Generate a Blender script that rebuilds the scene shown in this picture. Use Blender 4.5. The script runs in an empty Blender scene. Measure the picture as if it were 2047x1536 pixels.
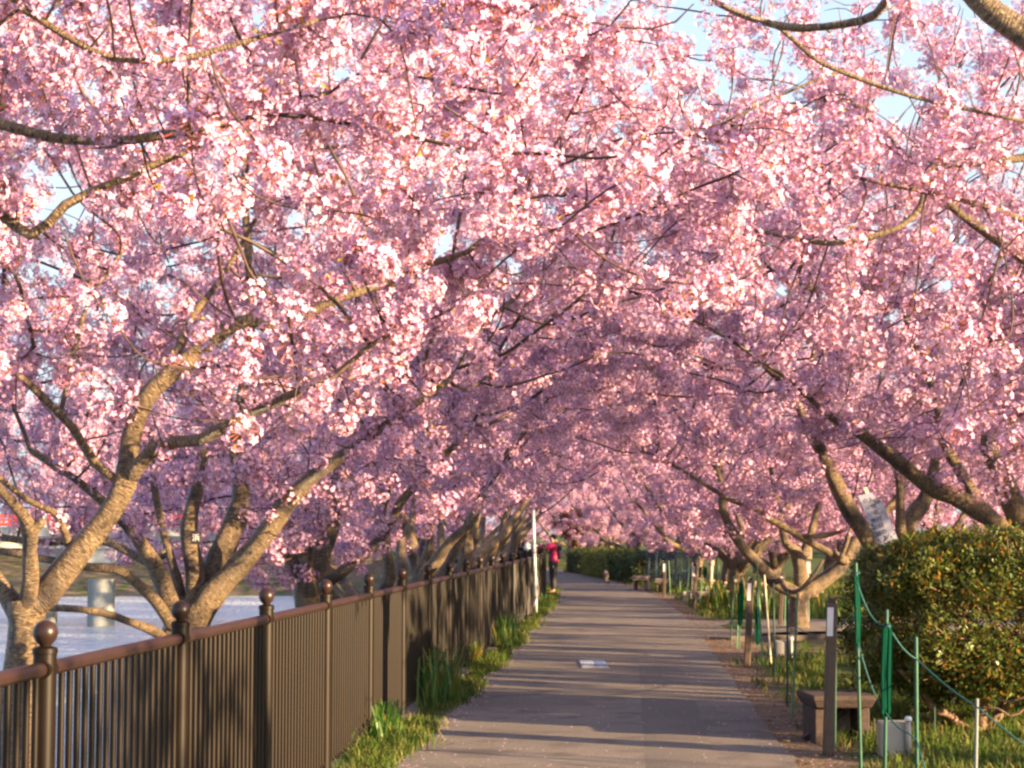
import bpy, bmesh, math, random
import numpy as np
from mathutils import Vector, Matrix
R = math.radians
sc = bpy.context.scene
COL = sc.collection

# ------------------------------------------------------------------ camera
EYE, F, PITCH = 1.65, 3790.0, math.atan(296 / 3790.0)
cam_d = bpy.data.cameras.new("camera")
cam_d.sensor_width = 36.0
cam_d.lens = F / 2047 * 36.0
cam_d.clip_start, cam_d.clip_end = 0.1, 5000
cam = bpy.data.objects.new("camera", cam_d); COL.objects.link(cam)
cam.location = (0, 0, EYE); cam.rotation_euler = (math.pi / 2 + PITCH, 0, 0)
cam_d.dof.use_dof = True; cam_d.dof.focus_distance = 20.0; cam_d.dof.aperture_fstop = 16.0
sc.camera = cam

# ------------------------------------------------------------------ light
SUN_AZ = R(-28)      # direction towards the sun, angle from +X (negative: behind the camera)
SUN_EL = R(11)
w = bpy.data.worlds.new("World"); sc.world = w; w.use_nodes = True
nt = w.node_tree
bg = nt.nodes["Background"]; bg.inputs[1].default_value = 0.135
sky = nt.nodes.new("ShaderNodeTexSky"); sky.sky_type = 'NISHITA'; sky.sun_disc = False
sky.sun_elevation = SUN_EL; sky.sun_rotation = math.pi / 2 - SUN_AZ
sky.air_density = 1.0; sky.dust_density = 4.0; sky.ozone_density = 3.0
# the low sky is veiled by thin bright haze, the same all round
tc = nt.nodes.new("ShaderNodeTexCoord"); sx = nt.nodes.new("ShaderNodeSeparateXYZ"); mr = nt.nodes.new("ShaderNodeMapRange"); mx = nt.nodes.new("ShaderNodeMix"); mx.data_type = 'RGBA'
mr.inputs[1].default_value = .62; mr.inputs[2].default_value = .12; mr.inputs[4].default_value = .85
mx.inputs[7].default_value = (1.55, 1.72, 1.90, 1)
nt.links.new(tc.outputs["Generated"], sx.inputs[0]); nt.links.new(sx.outputs[2], mr.inputs[0]); nt.links.new(mr.outputs[0], mx.inputs[0]); nt.links.new(sky.outputs[0], mx.inputs[6])
nt.links.new(mx.outputs[2], bg.inputs[0])
sd = bpy.data.lights.new("sun", 'SUN'); sd.energy = 5.0; sd.angle = R(0.5); sd.color = (1.0, 0.70, 0.39)
sun = bpy.data.objects.new("sun", sd); COL.objects.link(sun)
sv = Vector((math.cos(SUN_AZ) * math.cos(SUN_EL), math.sin(SUN_AZ) * math.cos(SUN_EL), math.sin(SUN_EL)))
sun.rotation_euler = sv.to_track_quat('Z', 'Y').to_euler(); sun.location = (20, -10, 20)
sc.view_settings.view_transform = 'Standard'; sc.view_settings.look = 'None'
sc.view_settings.exposure = 2.15; sc.view_settings.gamma = 1.0; sc.view_settings.use_curve_mapping = False
sc.render.engine = 'CYCLES'
sc.cycles.max_bounces = 8; sc.cycles.diffuse_bounces = 2; sc.cycles.transmission_bounces = 6
sc.cycles.use_denoising = True
sc.cycles.filter_width = 2.5

# ------------------------------------------------------------------ helpers
def P(px, py, Y):
    """world point seen at photo pixel (px, py) at distance Y"""
    u = (px - 1023.5) / F; v = (768 - py) / F
    d = math.cos(PITCH) - v * math.sin(PITCH)
    return np.array([Y * u / d, Y, EYE + Y * (math.sin(PITCH) + v * math.cos(PITCH)) / d])

def smooth_table(ys, xs):
    ys = np.array(ys, float); xs = np.array(xs, float)
    m = np.gradient(xs, ys)
    def f(y):
        y = np.asarray(y, float)
        yc = np.clip(y, ys[0], ys[-1])
        i = np.clip(np.searchsorted(ys, yc) - 1, 0, len(ys) - 2)
        h = ys[i + 1] - ys[i]; t = (yc - ys[i]) / h
        r = ((1 + 2 * t) * (1 - t) ** 2) * xs[i] + t * (1 - t) ** 2 * h * m[i] + t * t * (3 - 2 * t) * xs[i + 1] + t * t * (t - 1) * h * m[i + 1]
        return r + (y - yc) * np.where(y < ys[0], m[0], m[-1])
    return f
FENX = smooth_table([-10, 0, 7, 13, 25, 35, 43, 48, 55, 65, 75, 90, 110], [-2.95, -2.22, -1.71, -1.27, -.42, .24, .68, .82, .70, .25, -.5, -2.4, -5.5])
PATL = smooth_table([-10, 0, 13, 24, 38, 47, 52, 58, 66, 75, 90, 110], [-2.6, -1.8, -.90, -.15, .58, 1.02, 1.18, 1.25, 1.05, .4, -1.3, -4.4])
PATR = smooth_table([-10, 0, 13, 24, 38, 52, 62, 72, 80, 95, 110], [.5, 1.15, 1.97, 2.62, 3.4, 3.67, 3.4, 2.75, 2.1, .3, -1.8])

class MB:
    def __init__(s): s.v = []; s.f = []; s.m = []; s.n = 0; s.a = []
    def add(s, v, f, m=0, a=None):
        v = np.asarray(v, float).reshape(-1, 3)
        s.v.append(v); s.f += [tuple(i + s.n for i in q) for q in f]; s.m += [m] * len(f); s.n += len(v)
        s.a.append(np.asarray(a, float) if a is not None else v)
    def box(s, x0, x1, y0, y1, z0, z1, m=0, M=None):
        v = np.array([(x, y, z) for z in (z0, z1) for y in (y0, y1) for x in (x0, x1)], float)
        if M is not None: v = np.array([M @ Vector(p) for p in v])
        s.add(v, [(0, 2, 3, 1), (4, 5, 7, 6), (0, 1, 5, 4), (2, 6, 7, 3), (0, 4, 6, 2), (1, 3, 7, 5)], m)
    def tube(s, pts, rad, n=8, m=0, cap=True, l0=0.0):
        pts = np.asarray(pts, float); k = len(pts)
        rad = np.broadcast_to(np.asarray(rad, float), (k,))
        t = np.gradient(pts, axis=0); t /= np.linalg.norm(t, axis=1)[:, None] + 1e-9
        ref = np.array([0, 0, 1.0]) if abs(t[0][2]) < .9 else np.array([1.0, 0, 0])
        a = np.cross(t, ref); 
        for i in range(1, k):                     # parallel transport
            b = a[i - 1] - t[i] * np.dot(a[i - 1], t[i]); a[i] = b if np.linalg.norm(b) > 1e-5 else a[i]
            a[i] /= np.linalg.norm(a[i]) + 1e-9
        a[0] /= np.linalg.norm(a[0]) + 1e-9
        b = np.cross(t, a)
        th = np.arange(n) * 2 * math.pi / n
        ring = (a[:, None, :] * np.cos(th)[None, :, None] + b[:, None, :] * np.sin(th)[None, :, None]) * rad[:, None, None] + pts[:, None, :]
        Lx = np.concatenate([[0], np.cumsum(np.linalg.norm(np.diff(pts, axis=0), axis=1))])
        if n >= 8 and l0 > 0:
            lump = 1 + .06 * np.sin(3 * th[None, :] + Lx[:, None] * 6 + l0) + .045 * np.sin(2 * th[None, :] - Lx[:, None] * 14 + 2 * l0) + .03 * np.sin(Lx[:, None] * 27 + l0)
            ring = pts[:, None, :] + (ring - pts[:, None, :]) * lump[:, :, None]
        L = l0 + np.concatenate([[0], np.cumsum(np.linalg.norm(np.diff(pts, axis=0), axis=1))])
        at = np.stack([np.cos(th)[None, :] * rad[:, None], np.sin(th)[None, :] * rad[:, None], np.repeat(L[:, None], n, 1)], -1)
        f = []
        for i in range(k - 1):
            for j in range(n):
                j2 = (j + 1) % n
                f.append((i * n + j, i * n + j2, (i + 1) * n + j2, (i + 1) * n + j))
        if cap:
            f.append(tuple(range(n))[::-1]); f.append(tuple((k - 1) * n + j for j in range(n)))
        s.add(ring.reshape(-1, 3), f, m, at.reshape(-1, 3))
    def cyl(s, p0, p1, r0, r1=None, n=10, m=0):
        s.tube([p0, p1], [r0, r0 if r1 is None else r1], n, m)
    def lathe(s, c, prof, n=16, m=0):
        """prof: list of (r, z) from the bottom up about the vertical through c"""
        th = np.arange(n) * 2 * math.pi / n
        v = np.array([[c[0] + r * math.cos(t), c[1] + r * math.sin(t), c[2] + z] for r, z in prof for t in th])
        k = len(prof); f = []
        for i in range(k - 1):
            for j in range(n):
                j2 = (j + 1) % n
                f.append((i * n + j, i * n + j2, (i + 1) * n + j2, (i + 1) * n + j))
        f.append(tuple(range(n))[::-1]); f.append(tuple((k - 1) * n + j for j in range(n)))
        s.add(v, f, m)

def tag(o, label=None, cat=None, group=None, kind=None):
    if label: o["label"] = label
    if cat: o["category"] = cat
    if group: o["group"] = group
    if kind: o["kind"] = kind
    return o

def thing(name, label, cat, loc=(0, 0, 0), group=None):
    o = bpy.data.objects.new(name, None); COL.objects.link(o); o.empty_display_size = .2
    o.location = tuple(float(c) for c in loc)
    return tag(o, label, cat, group)

def mk(name, mb, mats, parent=None, kind=None, smooth=True, local=False, bark=False, sharp=None, loc=None):
    me = bpy.data.meshes.new(name)
    v = np.concatenate(mb.v)
    off = np.zeros(3)
    if loc is not None: off = np.array(loc, float)
    if parent is not None and not local:
        p = parent
        while p is not None: off = off + np.array(p.location); p = p.parent
    v = v - off
    me.from_pydata(v.tolist(), [], mb.f)
    for m in (mats if isinstance(mats, (list, tuple)) else [mats]): me.materials.append(m)
    if any(mb.m): me.polygons.foreach_set("material_index", np.array(mb.m, dtype=np.int32))
    if bark:
        at = me.attributes.new("bark", 'FLOAT_VECTOR', 'POINT'); at.data.foreach_set("vector", np.concatenate(mb.a).ravel())
    if smooth:
        me.shade_smooth()
        if sharp is not None: me.set_sharp_from_angle(angle=R(sharp))
    me.update()
    o = bpy.data.objects.new(name, me); COL.objects.link(o)
    if loc is not None: o.location = tuple(float(c) for c in loc)
    if parent is not None: o.parent = parent
    if kind: o["kind"] = kind
    return o

def bevel(o, wd=.01, seg=2):
    m = o.modifiers.new("bevel", 'BEVEL'); m.width = wd; m.segments = seg; m.limit_method = 'ANGLE'; return o

# ------------------------------------------------------------------ materials
def mat(name, base=(.5, .5, .5), rough=.6, metal=0.0, noise=None, bump=None, spec=.5, coord='Object', stretch=None, rand=0.0, attr=None, coat=0):
    """noise: list of (scale, colour, low, high, detail) mixed over the base; bump: (scale, strength)"""
    m = bpy.data.materials.new(name); m.use_nodes = True; t = m.node_tree; N, L = t.nodes, t.links
    b = N["Principled BSDF"]; b.inputs["Roughness"].default_value = rough; b.inputs["Metallic"].default_value = metal
    b.inputs["Specular IOR Level"].default_value = spec
    if coat: b.inputs["Coat Weight"].default_value = coat; b.inputs["Coat Roughness"].default_value = .15
    if attr:
        src = N.new("ShaderNodeAttribute"); src.attribute_name = attr; vec = src.outputs["Vector"]
    elif coord == 'World':
        src = N.new("ShaderNodeNewGeometry"); vec = src.outputs["Position"]
    else:
        src = N.new("ShaderNodeTexCoord"); vec = src.outputs[coord]
    if stretch:
        mp = N.new("ShaderNodeMapping"); mp.inputs["Scale"].default_value = stretch; L.new(vec, mp.inputs[0]); vec2 = mp.outputs[0]
    else: vec2 = vec
    rgb = N.new("ShaderNodeRGB"); rgb.outputs[0].default_value = (*base, 1); col = rgb.outputs[0]
    for it in (noise or []):
        scale, c, lo, hi = it[:4]; det = it[4] if len(it) > 4 else 4; v_ = vec2 if not (len(it) > 5 and it[5]) else vec
        n = N.new("ShaderNodeTexNoise"); n.inputs["Scale"].default_value = scale; n.inputs["Detail"].default_value = det
        L.new(v_, n.inputs["Vector"])
        r = N.new("ShaderNodeMapRange"); r.inputs[1].default_value = lo; r.inputs[2].default_value = hi; L.new(n.outputs[0], r.inputs[0])
        x = N.new("ShaderNodeMix"); x.data_type = 'RGBA'; L.new(r.outputs[0], x.inputs[0]); L.new(col, x.inputs[6]); x.inputs[7].default_value = (*c, 1); col = x.outputs[2]
    if rand:
        oi = N.new("ShaderNodeObjectInfo"); h = N.new("ShaderNodeHueSaturation")
        r = N.new("ShaderNodeMapRange"); r.inputs[3].default_value = 1 - rand; r.inputs[4].default_value = 1 + rand
        L.new(oi.outputs["Random"], r.inputs[0]); L.new(r.outputs[0], h.inputs["Value"]); L.new(col, h.inputs["Color"]); col = h.outputs[0]
    L.new(col, b.inputs["Base Color"])
    if bump:
        n = N.new("ShaderNodeTexNoise"); n.inputs["Scale"].default_value = bump[0]; n.inputs["Detail"].default_value = 5; L.new(vec2, n.inputs["Vector"])
        bp = N.new("ShaderNodeBump"); bp.inputs["Strength"].default_value = bump[1]; bp.inputs["Distance"].default_value = bump[2] if len(bump) > 2 else .02
        L.new(n.outputs[0], bp.inputs["Height"]); L.new(bp.outputs[0], b.inputs["Normal"])
    return m

def leafmat(name, c1, c2, trans=.35, rough=.5, gloss=.0, hue=.0):
    """two-tone leaf or petal that lets light through; the tone varies from one cluster to the next"""
    m = bpy.data.materials.new(name); m.use_nodes = True; t = m.node_tree; N, L = t.nodes, t.links
    out = N["Material Output"]; b = N["Principled BSDF"]; b.inputs["Roughness"].default_value = rough; b.inputs["Specular IOR Level"].default_value = gloss
    oi = N.new("ShaderNodeObjectInfo"); g = N.new("ShaderNodeNewGeometry"); n = N.new("ShaderNodeTexWhiteNoise"); n.noise_dimensions = '1D'
    ad = N.new("ShaderNodeMath"); ad.operation = 'MULTIPLY'; L.new(g.outputs["Random Per Island"], ad.inputs[0]); ad.inputs[1].default_value = .55
    a2 = N.new("ShaderNodeMath"); a2.operation = 'MULTIPLY_ADD'; L.new(oi.outputs["Random"], a2.inputs[0]); a2.inputs[1].default_value = .45; L.new(ad.outputs[0], a2.inputs[2])
    N.remove(n)
    x = N.new("ShaderNodeMix"); x.data_type = 'RGBA'; x.inputs[6].default_value = (*c1, 1); x.inputs[7].default_value = (*c2, 1); L.new(a2.outputs[0], x.inputs[0])
    L.new(x.outputs[2], b.inputs["Base Color"])
    tr = N.new("ShaderNodeBsdfTranslucent"); L.new(x.outputs[2], tr.inputs[0])
    ms = N.new("ShaderNodeMixShader"); ms.inputs[0].default_value = trans; L.new(b.outputs[0], ms.inputs[1]); L.new(tr.outputs[0], ms.inputs[2]); L.new(ms.outputs[0], out.inputs[0])
    return m

M = {}
M['petal'] = leafmat('petal_pink', (.60, .31, .55), (.81, .57, .71), .10, .6, .2)
M['petal_far'] = M['petal']
M['calyx'] = leafmat('calyx_red', (.42, .10, .10), (.50, .22, .10), .2)
M['bud_leaf'] = leafmat('young_leaf', (.40, .34, .06), (.45, .22, .05), .35)
M['bark'] = mat('cherry_bark', (.22, .155, .090), .36, noise=[(17, (.075, .048, .030), .47, .60, 3), (34, (.46, .35, .21), .56, .64, 3), (3.0, (.060, .045, .038), .53, .66, 4, True)],
                bump=(30, 1.0, .04), attr='bark', stretch=(1.0, 1.0, 5.0), spec=.5)
M['twig'] = mat('twig_bark', (.085, .052, .036), .55, noise=[(14, (.040, .028, .024), .45, .62)], attr='bark', spec=.4)
M['fence'] = mat('brown_enamel', (.0105, .0062, .0030), .42, .0, noise=[(5, (.008, .0048, .0025), .45, .75)], spec=.2, coord='World', rand=.12)
M['rail'] = mat('reddish_brown_enamel', (.030, .0155, .012), .36, .0, noise=[(9, (.019, .011, .009), .5, .7)], spec=.35, coord='World')
M['asphalt'] = mat('path_asphalt', (.180, .153, .126), .86, noise=[(.45, (.232, .195, .156), .42, .62, 6), (90, (.34, .29, .25), .57, .68, 2), (60, (.09, .075, .068), .58, .70, 2), (2.2, (.140, .116, .098), .5, .66, 6)], bump=(120, .6, .010), coord='World', spec=.25)
M['kerb'] = mat('kerb_concrete', (.15, .115, .09), .85, noise=[(12, (.14, .11, .08), .45, .65)], bump=(60, .3), coord='World')
M['concrete'] = mat('pier_concrete', (.36, .37, .34), .85, noise=[(1.2, (.24, .25, .23), .4, .65), (9, (.30, .30, .28), .45, .6)], bump=(20, .2), coord='World')
M['cream'] = mat('girder_cream_paint', (.74, .70, .56), .5, noise=[(1.5, (.60, .56, .45), .5, .7)], coord='World')
M['redpaint'] = mat('vermilion_paint', (.62, .07, .04), .5, noise=[(2, (.5, .06, .04), .5, .7)], coord='World')
M['white'] = mat('white_paint', (.78, .77, .74), .5)
M['plate'] = mat('pale_plate', (.62, .62, .66), .45)
M['board'] = mat('shaded_white_board', (.30, .30, .38), .6, noise=[(6, (.25, .25, .32), .45, .65)])  # white board; the shade on it is mixed into this grey-lilac colour
M['post_brown'] = mat('dark_brown_post', (.075, .048, .036), .45, noise=[(20, (.05, .034, .028), .45, .7)], coord='World')
M['stake_green'] = mat('green_plastic_stake', (.009, .075, .042), .45, noise=[(30, (.02, .11, .055), .5, .7)], coord='World')
M['stake_dark'] = mat('dark_green_stake', (.012, .06, .04), .45)
M['stake_light'] = mat('faded_green_stake', (.09, .22, .11), .45)
M['stake_cream'] = mat('cream_stake', (.62, .55, .38), .5)
M['stake_grey'] = mat('grey_stake', (.16, .19, .18), .5)
M['rope'] = mat('blue_green_rope', (.012, .10, .10), .6, bump=(200, .4))
M['net'] = leafmat('green_net', (.004, .040, .024), (.008, .08, .045), .1)
M['bluenet'] = mat('blue_net', (.012, .035, .08), .7)
M['wood'] = mat('weathered_wood', (.055, .034, .028), .8, noise=[(6, (.03, .019, .016), .4, .65), (40, (.085, .055, .042), .5, .7)], bump=(30, .4), coord='Object', stretch=(1, 6, 6))
M['stone'] = mat('bench_stone', (.36, .27, .22), .8, noise=[(8, (.24, .18, .15), .4, .65)], bump=(40, .4))
M['box'] = mat('beige_box', (.36, .33, .28), .5, noise=[(4, (.43, .40, .34), .5, .7)])
M['pole_wood'] = mat('pale_log', (.40, .33, .25), .7, noise=[(10, (.28, .22, .17), .45, .65)])
M['ink'] = mat('black_ink', (.03, .022, .03), .6)
M['marker'] = mat('blue_grey_tile', (.17, .21, .28), .6, noise=[(14, (.24, .30, .40), .45, .6)], coord='World')
M['marker2'] = mat('blue_grey_tile_deeper', (.13, .19, .29), .6, noise=[(14, (.30, .38, .50), .45, .6)], coord='World')
M['grass'] = leafmat('grass_blade', (.035, .085, .014), (.11, .15, .035), .35)
M['grass_dry'] = leafmat('dry_grass_blade', (.34, .24, .11), (.16, .19, .05), .3)
M['iris'] = leafmat('long_leaf', (.035, .11, .014), (.14, .21, .03), .35, .4, .4)
M['yleaf'] = leafmat('orange_tipped_leaf', (.30, .14, .03), (.20, .20, .04), .3)
M['shrub'] = leafmat('shrub_leaf', (.030, .056, .013), (.15, .19, .04), .2, .35, .35)
M['shrub_y'] = leafmat('shrub_leaf_yellowed', (.22, .16, .03), (.17, .08, .03), .25)
M['shrub_wood'] = mat('shrub_wood', (.22, .13, .075), .7, bump=(40, .4), noise=[(12, (.12, .07, .045), .45, .65)], attr='bark')
M['hedge'] = leafmat('hedge_leaf', (.03, .065, .018), (.11, .15, .03), .2, .4, .35)
M['hedge_y'] = leafmat('hedge_leaf_pale', (.16, .21, .04), (.27, .26, .05), .25, .4, .35)
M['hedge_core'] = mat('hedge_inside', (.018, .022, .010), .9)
M['rusty_leaf'] = leafmat('dry_brown_leaf', (.11, .035, .022), (.22, .10, .05), .25)
M['skin'] = mat('skin', (.55, .33, .24), .5)
M['jacket'] = mat('crimson_jacket', (.50, .016, .11), .55, noise=[(7, (.36, .010, .075), .45, .65)], bump=(14, .5, .03))
M['trousers'] = mat('black_trousers', (.012, .011, .014), .7)
M['shoe'] = mat('pink_shoes', (.80, .28, .27), .6)
M['hair'] = mat('dark_hair', (.018, .012, .010), .5)
M['glove'] = mat('white_glove', (.8, .8, .78), .7)
M['bag'] = leafmat('white_bag', (.75, .78, .82), (.85, .86, .86), .3)
M['pack'] = mat('dark_backpack', (.02, .014, .03), .7)
M['flower_w'] = leafmat('pale_flower', (.80, .74, .55), (.82, .5, .25), .3)

def ground_material():
    m = bpy.data.materials.new("lawn_and_soil"); m.use_nodes = True; t = m.node_tree; N, L = t.nodes, t.links
    b = N["Principled BSDF"]; b.inputs["Roughness"].default_value = .95; b.inputs["Specular IOR Level"].default_value = .1
    g = N.new("ShaderNodeNewGeometry"); at = N.new("ShaderNodeAttribute"); at.attribute_name = "soil"
    def noi(s, d=5):
        n = N.new("ShaderNodeTexNoise"); n.inputs["Scale"].default_value = s; n.inputs["Detail"].default_value = d; L.new(g.outputs["Position"], n.inputs[0]); return n.outputs[0]
    def mix(f, a, c2):
        x = N.new("ShaderNodeMix"); x.data_type = 'RGBA'
        if hasattr(f, 'node'): L.new(f, x.inputs[0])
        for k, q in ((6, a), (7, c2)):
            if hasattr(q, 'node'): L.new(q, x.inputs[k])
            else: x.inputs[k].default_value = (*q, 1)
        return x.outputs[2]
    def rng(v, lo, hi):
        r = N.new("ShaderNodeMapRange"); r.inputs[1].default_value = lo; r.inputs[2].default_value = hi; L.new(v, r.inputs[0]); return r.outputs[0]
    grass = mix(rng(noi(3), .38, .62), (.045, .075, .018), (.11, .12, .035))
    soil = mix(rng(noi(7), .35, .65), (.13, .085, .055), (.24, .17, .11))
    soil = mix(rng(noi(55, 2), .58, .70), soil, (.40, .31, .25))
    ad = N.new("ShaderNodeMath"); ad.operation = 'ADD'; L.new(at.outputs["Fac"], ad.inputs[0])
    s2 = N.new("ShaderNodeMath"); s2.operation = 'MULTIPLY_ADD'; L.new(noi(1.4, 6), s2.inputs[0]); s2.inputs[1].default_value = 1.6; s2.inputs[2].default_value = -.8
    L.new(s2.outputs[0], ad.inputs[1])
    L.new(mix(rng(ad.outputs[0], .35, .65), grass, soil), b.inputs["Base Color"])
    bp = N.new("ShaderNodeBump"); bp.inputs["Strength"].default_value = .6; bp.inputs["Distance"].default_value = .03; L.new(noi(28), bp.inputs["Height"]); L.new(bp.outputs[0], b.inputs["Normal"])
    return m

# ------------------------------------------------------------------ terrain, water, path
WATER = -2.0
def land_z(x, y):
    off = FENX(y) - x
    z1 = np.clip(-.55 * (off - .75), -3.2, 0.0)
    z2 = np.clip((y - 108 - .12 * (x + 20)) * .17 - 2.1, -3.2, .3)
    return np.maximum(z1, z2)
def axis(parts):
    r = []
    for a, b, s in parts: r += list(np.arange(a, b, s))
    return np.array(r + [parts[-1][1]])
gx = axis([(-600, -60, 60), (-60, -12, 3), (-12, 8, .2), (8, 20, 1), (20, 60, 8), (60, 600, 90)])
gy = axis([(-60, 0, 10), (0, 60, .5), (60, 140, 2), (140, 240, 20), (240, 900, 110)])
X, Y_ = np.meshgrid(gx, gy)
Z = land_z(X, Y_)
rs = np.random.RandomState(4)
bump_ = .05 * np.sin(X * .9 + 1.3) * np.sin(Y_ * .7) * (X > PATR(Y_) + .6) * (X < 40)
Z = Z + bump_
mb = MB(); nx, ny = len(gx), len(gy)
mb.add(np.stack([X, Y_, Z], -1).reshape(-1, 3), [(j * nx + i, j * nx + i + 1, (j + 1) * nx + i + 1, (j + 1) * nx + i) for j in range(ny - 1) for i in range(nx - 1)])
ground = mk("ground", mb, ground_material(), kind="structure")
soil = np.clip(1.05 - (X - PATR(Y_)) * .9, 0, 1) * (X > PATL(Y_)) * .85 + (FENX(Y_) - X > 0.5) * .55 + ((Y_ > 24) & (Y_ < 30.5) & (X > 2.6) & (X < 5)) * .5
at = ground.data.attributes.new("soil", 'FLOAT', 'POINT'); at.data.foreach_set("value", np.clip(soil, 0, 1).ravel())

mw = bpy.data.materials.new("river_water"); mw.use_nodes = True; t = mw.node_tree; b = t.nodes["Principled BSDF"]
b.inputs["Base Color"].default_value = (.50, .56, .62, 1); b.inputs["Roughness"].default_value = .2; b.inputs["Specular IOR Level"].default_value = 1.0  # pale base colour stands in for the bright sky the river reflects
n = t.nodes.new("ShaderNodeTexNoise"); g = t.nodes.new("ShaderNodeNewGeometry"); mp = t.nodes.new("ShaderNodeMapping"); mp.inputs["Scale"].default_value = (1, .35, 1)
t.links.new(g.outputs["Position"], mp.inputs[0]); t.links.new(mp.outputs[0], n.inputs[0]); n.inputs["Scale"].default_value = 3.5; n.inputs["Detail"].default_value = 6
bp = t.nodes.new("ShaderNodeBump"); bp.inputs["Strength"].default_value = 1.0; bp.inputs["Distance"].default_value = .35; t.links.new(n.outputs[0], bp.inputs["Height"]); t.links.new(bp.outputs[0], b.inputs["Normal"])
mb = MB(); mb.add([(-600, -60, WATER), (0, -60, WATER), (0, 200, WATER), (-600, 200, WATER)], [(0, 1, 2, 3)])
mk("river_water", mb, mw, kind="structure", smooth=False)

mb = MB()
ys = np.arange(-12, 106, .5); nn = 6
jr = np.random.RandomState(2)
rows = []
for y in ys:
    l = PATL(y) + jr.normal(0, .015); r = PATR(y) + jr.normal(0, .015)
    rows.append([(l + (r - l) * k / nn, y, .012) for k in range(nn + 1)])
mb.add(np.array(rows), [(j * (nn + 1) + i, j * (nn + 1) + i + 1, (j + 1) * (nn + 1) + i + 1, (j + 1) * (nn + 1) + i) for j in range(len(ys) - 1) for i in range(nn)])
mk("path", mb, M['asphalt'], kind="structure")
mb = MB()
sp = [(x, (29.6 + .9 * min(1, (x - 3) / 1.2) + .12 * (x - 3) ** 1.1 if x > 3 else 29.6), 35.6 - .35 * min(x - 2.9, 1.5)) for x in np.arange(2.9, 30, .4)]
mb.add([(x, a if k == 0 else c, .008 + bumpz) for (x, a, c) in sp for k, bumpz in ((0, .05 * min(1, max(0, x - 3.6))), (1, .05 * min(1, max(0, x - 3.6))))], [(2 * i, 2 * i + 2, 2 * i + 3, 2 * i + 1) for i in range(len(sp) - 1)])
mk("side_path", mb, M['asphalt'], kind="structure")
mb = MB()
for i in range(9):
    x = 3.05 + i * .32; mb.box(x, x + .30, 29.35 + i * .10, 29.47 + i * .10, -.05, .045 + (i % 2) * .008)
kb = mk("path_kerb", mb, M['kerb'], kind="structure", smooth=False); bevel(kb, .01)
mb = MB()
ysk = np.arange(-6, 96, 1.0)
for a, b_ in zip(ysk[:-1], ysk[1:]):
    xa, xb = FENX(a), FENX(b_)
    v = [(xa - .09, a, -.2), (xa + .09, a, -.2), (xb + .09, b_ - .012, -.2), (xb - .09, b_ - .012, -.2), (xa - .09, a, .035), (xa + .09, a, .035), (xb + .09, b_ - .012, .035), (xb - .09, b_ - .012, .035)]
    mb.add(v, [(4, 5, 6, 7), (0, 1, 5, 4), (1, 2, 6, 5), (2, 3, 7, 6), (3, 0, 4, 7)])
mk("fence_footing", mb, M['kerb'], kind="structure", smooth=False)

mb = MB(); ys2 = np.arange(11, 24.5, .5); jr2 = np.random.RandomState(8)
rows2 = [(PATL(y) * .28 + PATR(y) * .72 + e + jr2.normal(0, .006), y, zq) for y in ys2 for e, zq in ((-.27, .0116), (-.17, .0160), (.17, .0160), (.27, .0116))]
mb.add(np.array(rows2), [(4 * j + k, 4 * j + k + 1, 4 * j + k + 5, 4 * j + k + 4) for j in range(len(ys2) - 1) for k in range(3)])
M['asphalt_patch'] = mat('patched_asphalt', (.165, .140, .116), .88, noise=[(.8, (.195, .165, .135), .42, .62, 6), (90, (.26, .22, .19), .57, .68, 2), (60, (.07, .06, .054), .56, .70, 2)], bump=(120, .6, .010), coord='World', spec=.25)
mk("path_repair_strip", mb, M['asphalt_patch'], kind="structure")

# marker tile let into the path: two panels with rows of lettering too worn to read
def Gd(px, py):
    Yd = EYE * F / (py - 1064.0); return Yd, P(px, py, Yd)[0]
tl = thing("ground_marker", "pale blue-grey inlaid panel with worn lettering lying in the middle of the path", "ground marker", (1.10, 24.0, .016))
y0, xL = Gd(1163, 1334); y1, _ = Gd(1163, 1319)
wd = 52 / F * 24
mb = MB(); mb.box(xL, xL + wd * .54, y0, y1, .002, .020); mk("lettered_panel", mb, M['marker'], tl, smooth=False)
mb = MB(); mb.box(xL + wd * .56, xL + wd, y0, y1, .002, .020); mk("plain_panel", mb, M['marker2'], tl, smooth=False)
mb = MB(); jr = np.random.RandomState(3)
for r_ in range(4):
    for c_ in range(5):
        if jr.rand() < .85:
            x = xL + .02 + c_ * .033; y = y0 + .12 + r_ * .3; mb.box(x, x + .022, y, y + .16, .0201, .0225)
mk("lettering", mb, M['white'], tl, smooth=False, kind="stuff")

# ------------------------------------------------------------------ fence
fence = thing("railing_fence", "long brown metal railing with ball-topped posts and close vertical bars beside the path", "fence", (FENX(5.0), 5.0, 0))
step = 2.0
fy = [5.0]
while fy[0] > 0: fy.insert(0, fy[0] - step)
ypos = [7.0 + step * i for i in range(-4, 42)]
def fpt(y, z): return np.array([float(FENX(y)), y, z])
prof_post = [(.0425, .0), (.0425, 1.205), (.046, 1.207), (.046, 1.225), (.036, 1.232), (.02, 1.235)]
prof_fin = [(.020, 1.232), (.023, 1.240), (.036, 1.252), (.0435, 1.27)] + [(.0455 * math.cos(a), 1.283 + .0455 * math.sin(a)) for a in np.linspace(-.1, 1.5, 8)]
mbp = MB(); mbp.lathe((0, 0, 0), prof_post, 16)
mbp.tube([(0, -.055, 1.15), (0, .055, 1.15)], [.036, .036], 12)
me_post = None; me_fin = None; me_bar = None
def inst(me, name, loc, parent, mats=None, rz=0):
    o = bpy.data.objects.new(name, me); COL.objects.link(o); o.parent = parent; o.location = loc; o.rotation_euler = (0, 0, rz); return o
tmp = mk("post", mbp, M['fence'], None, local=True, sharp=40); me_post = tmp.data; bpy.data.objects.remove(tmp)
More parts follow.
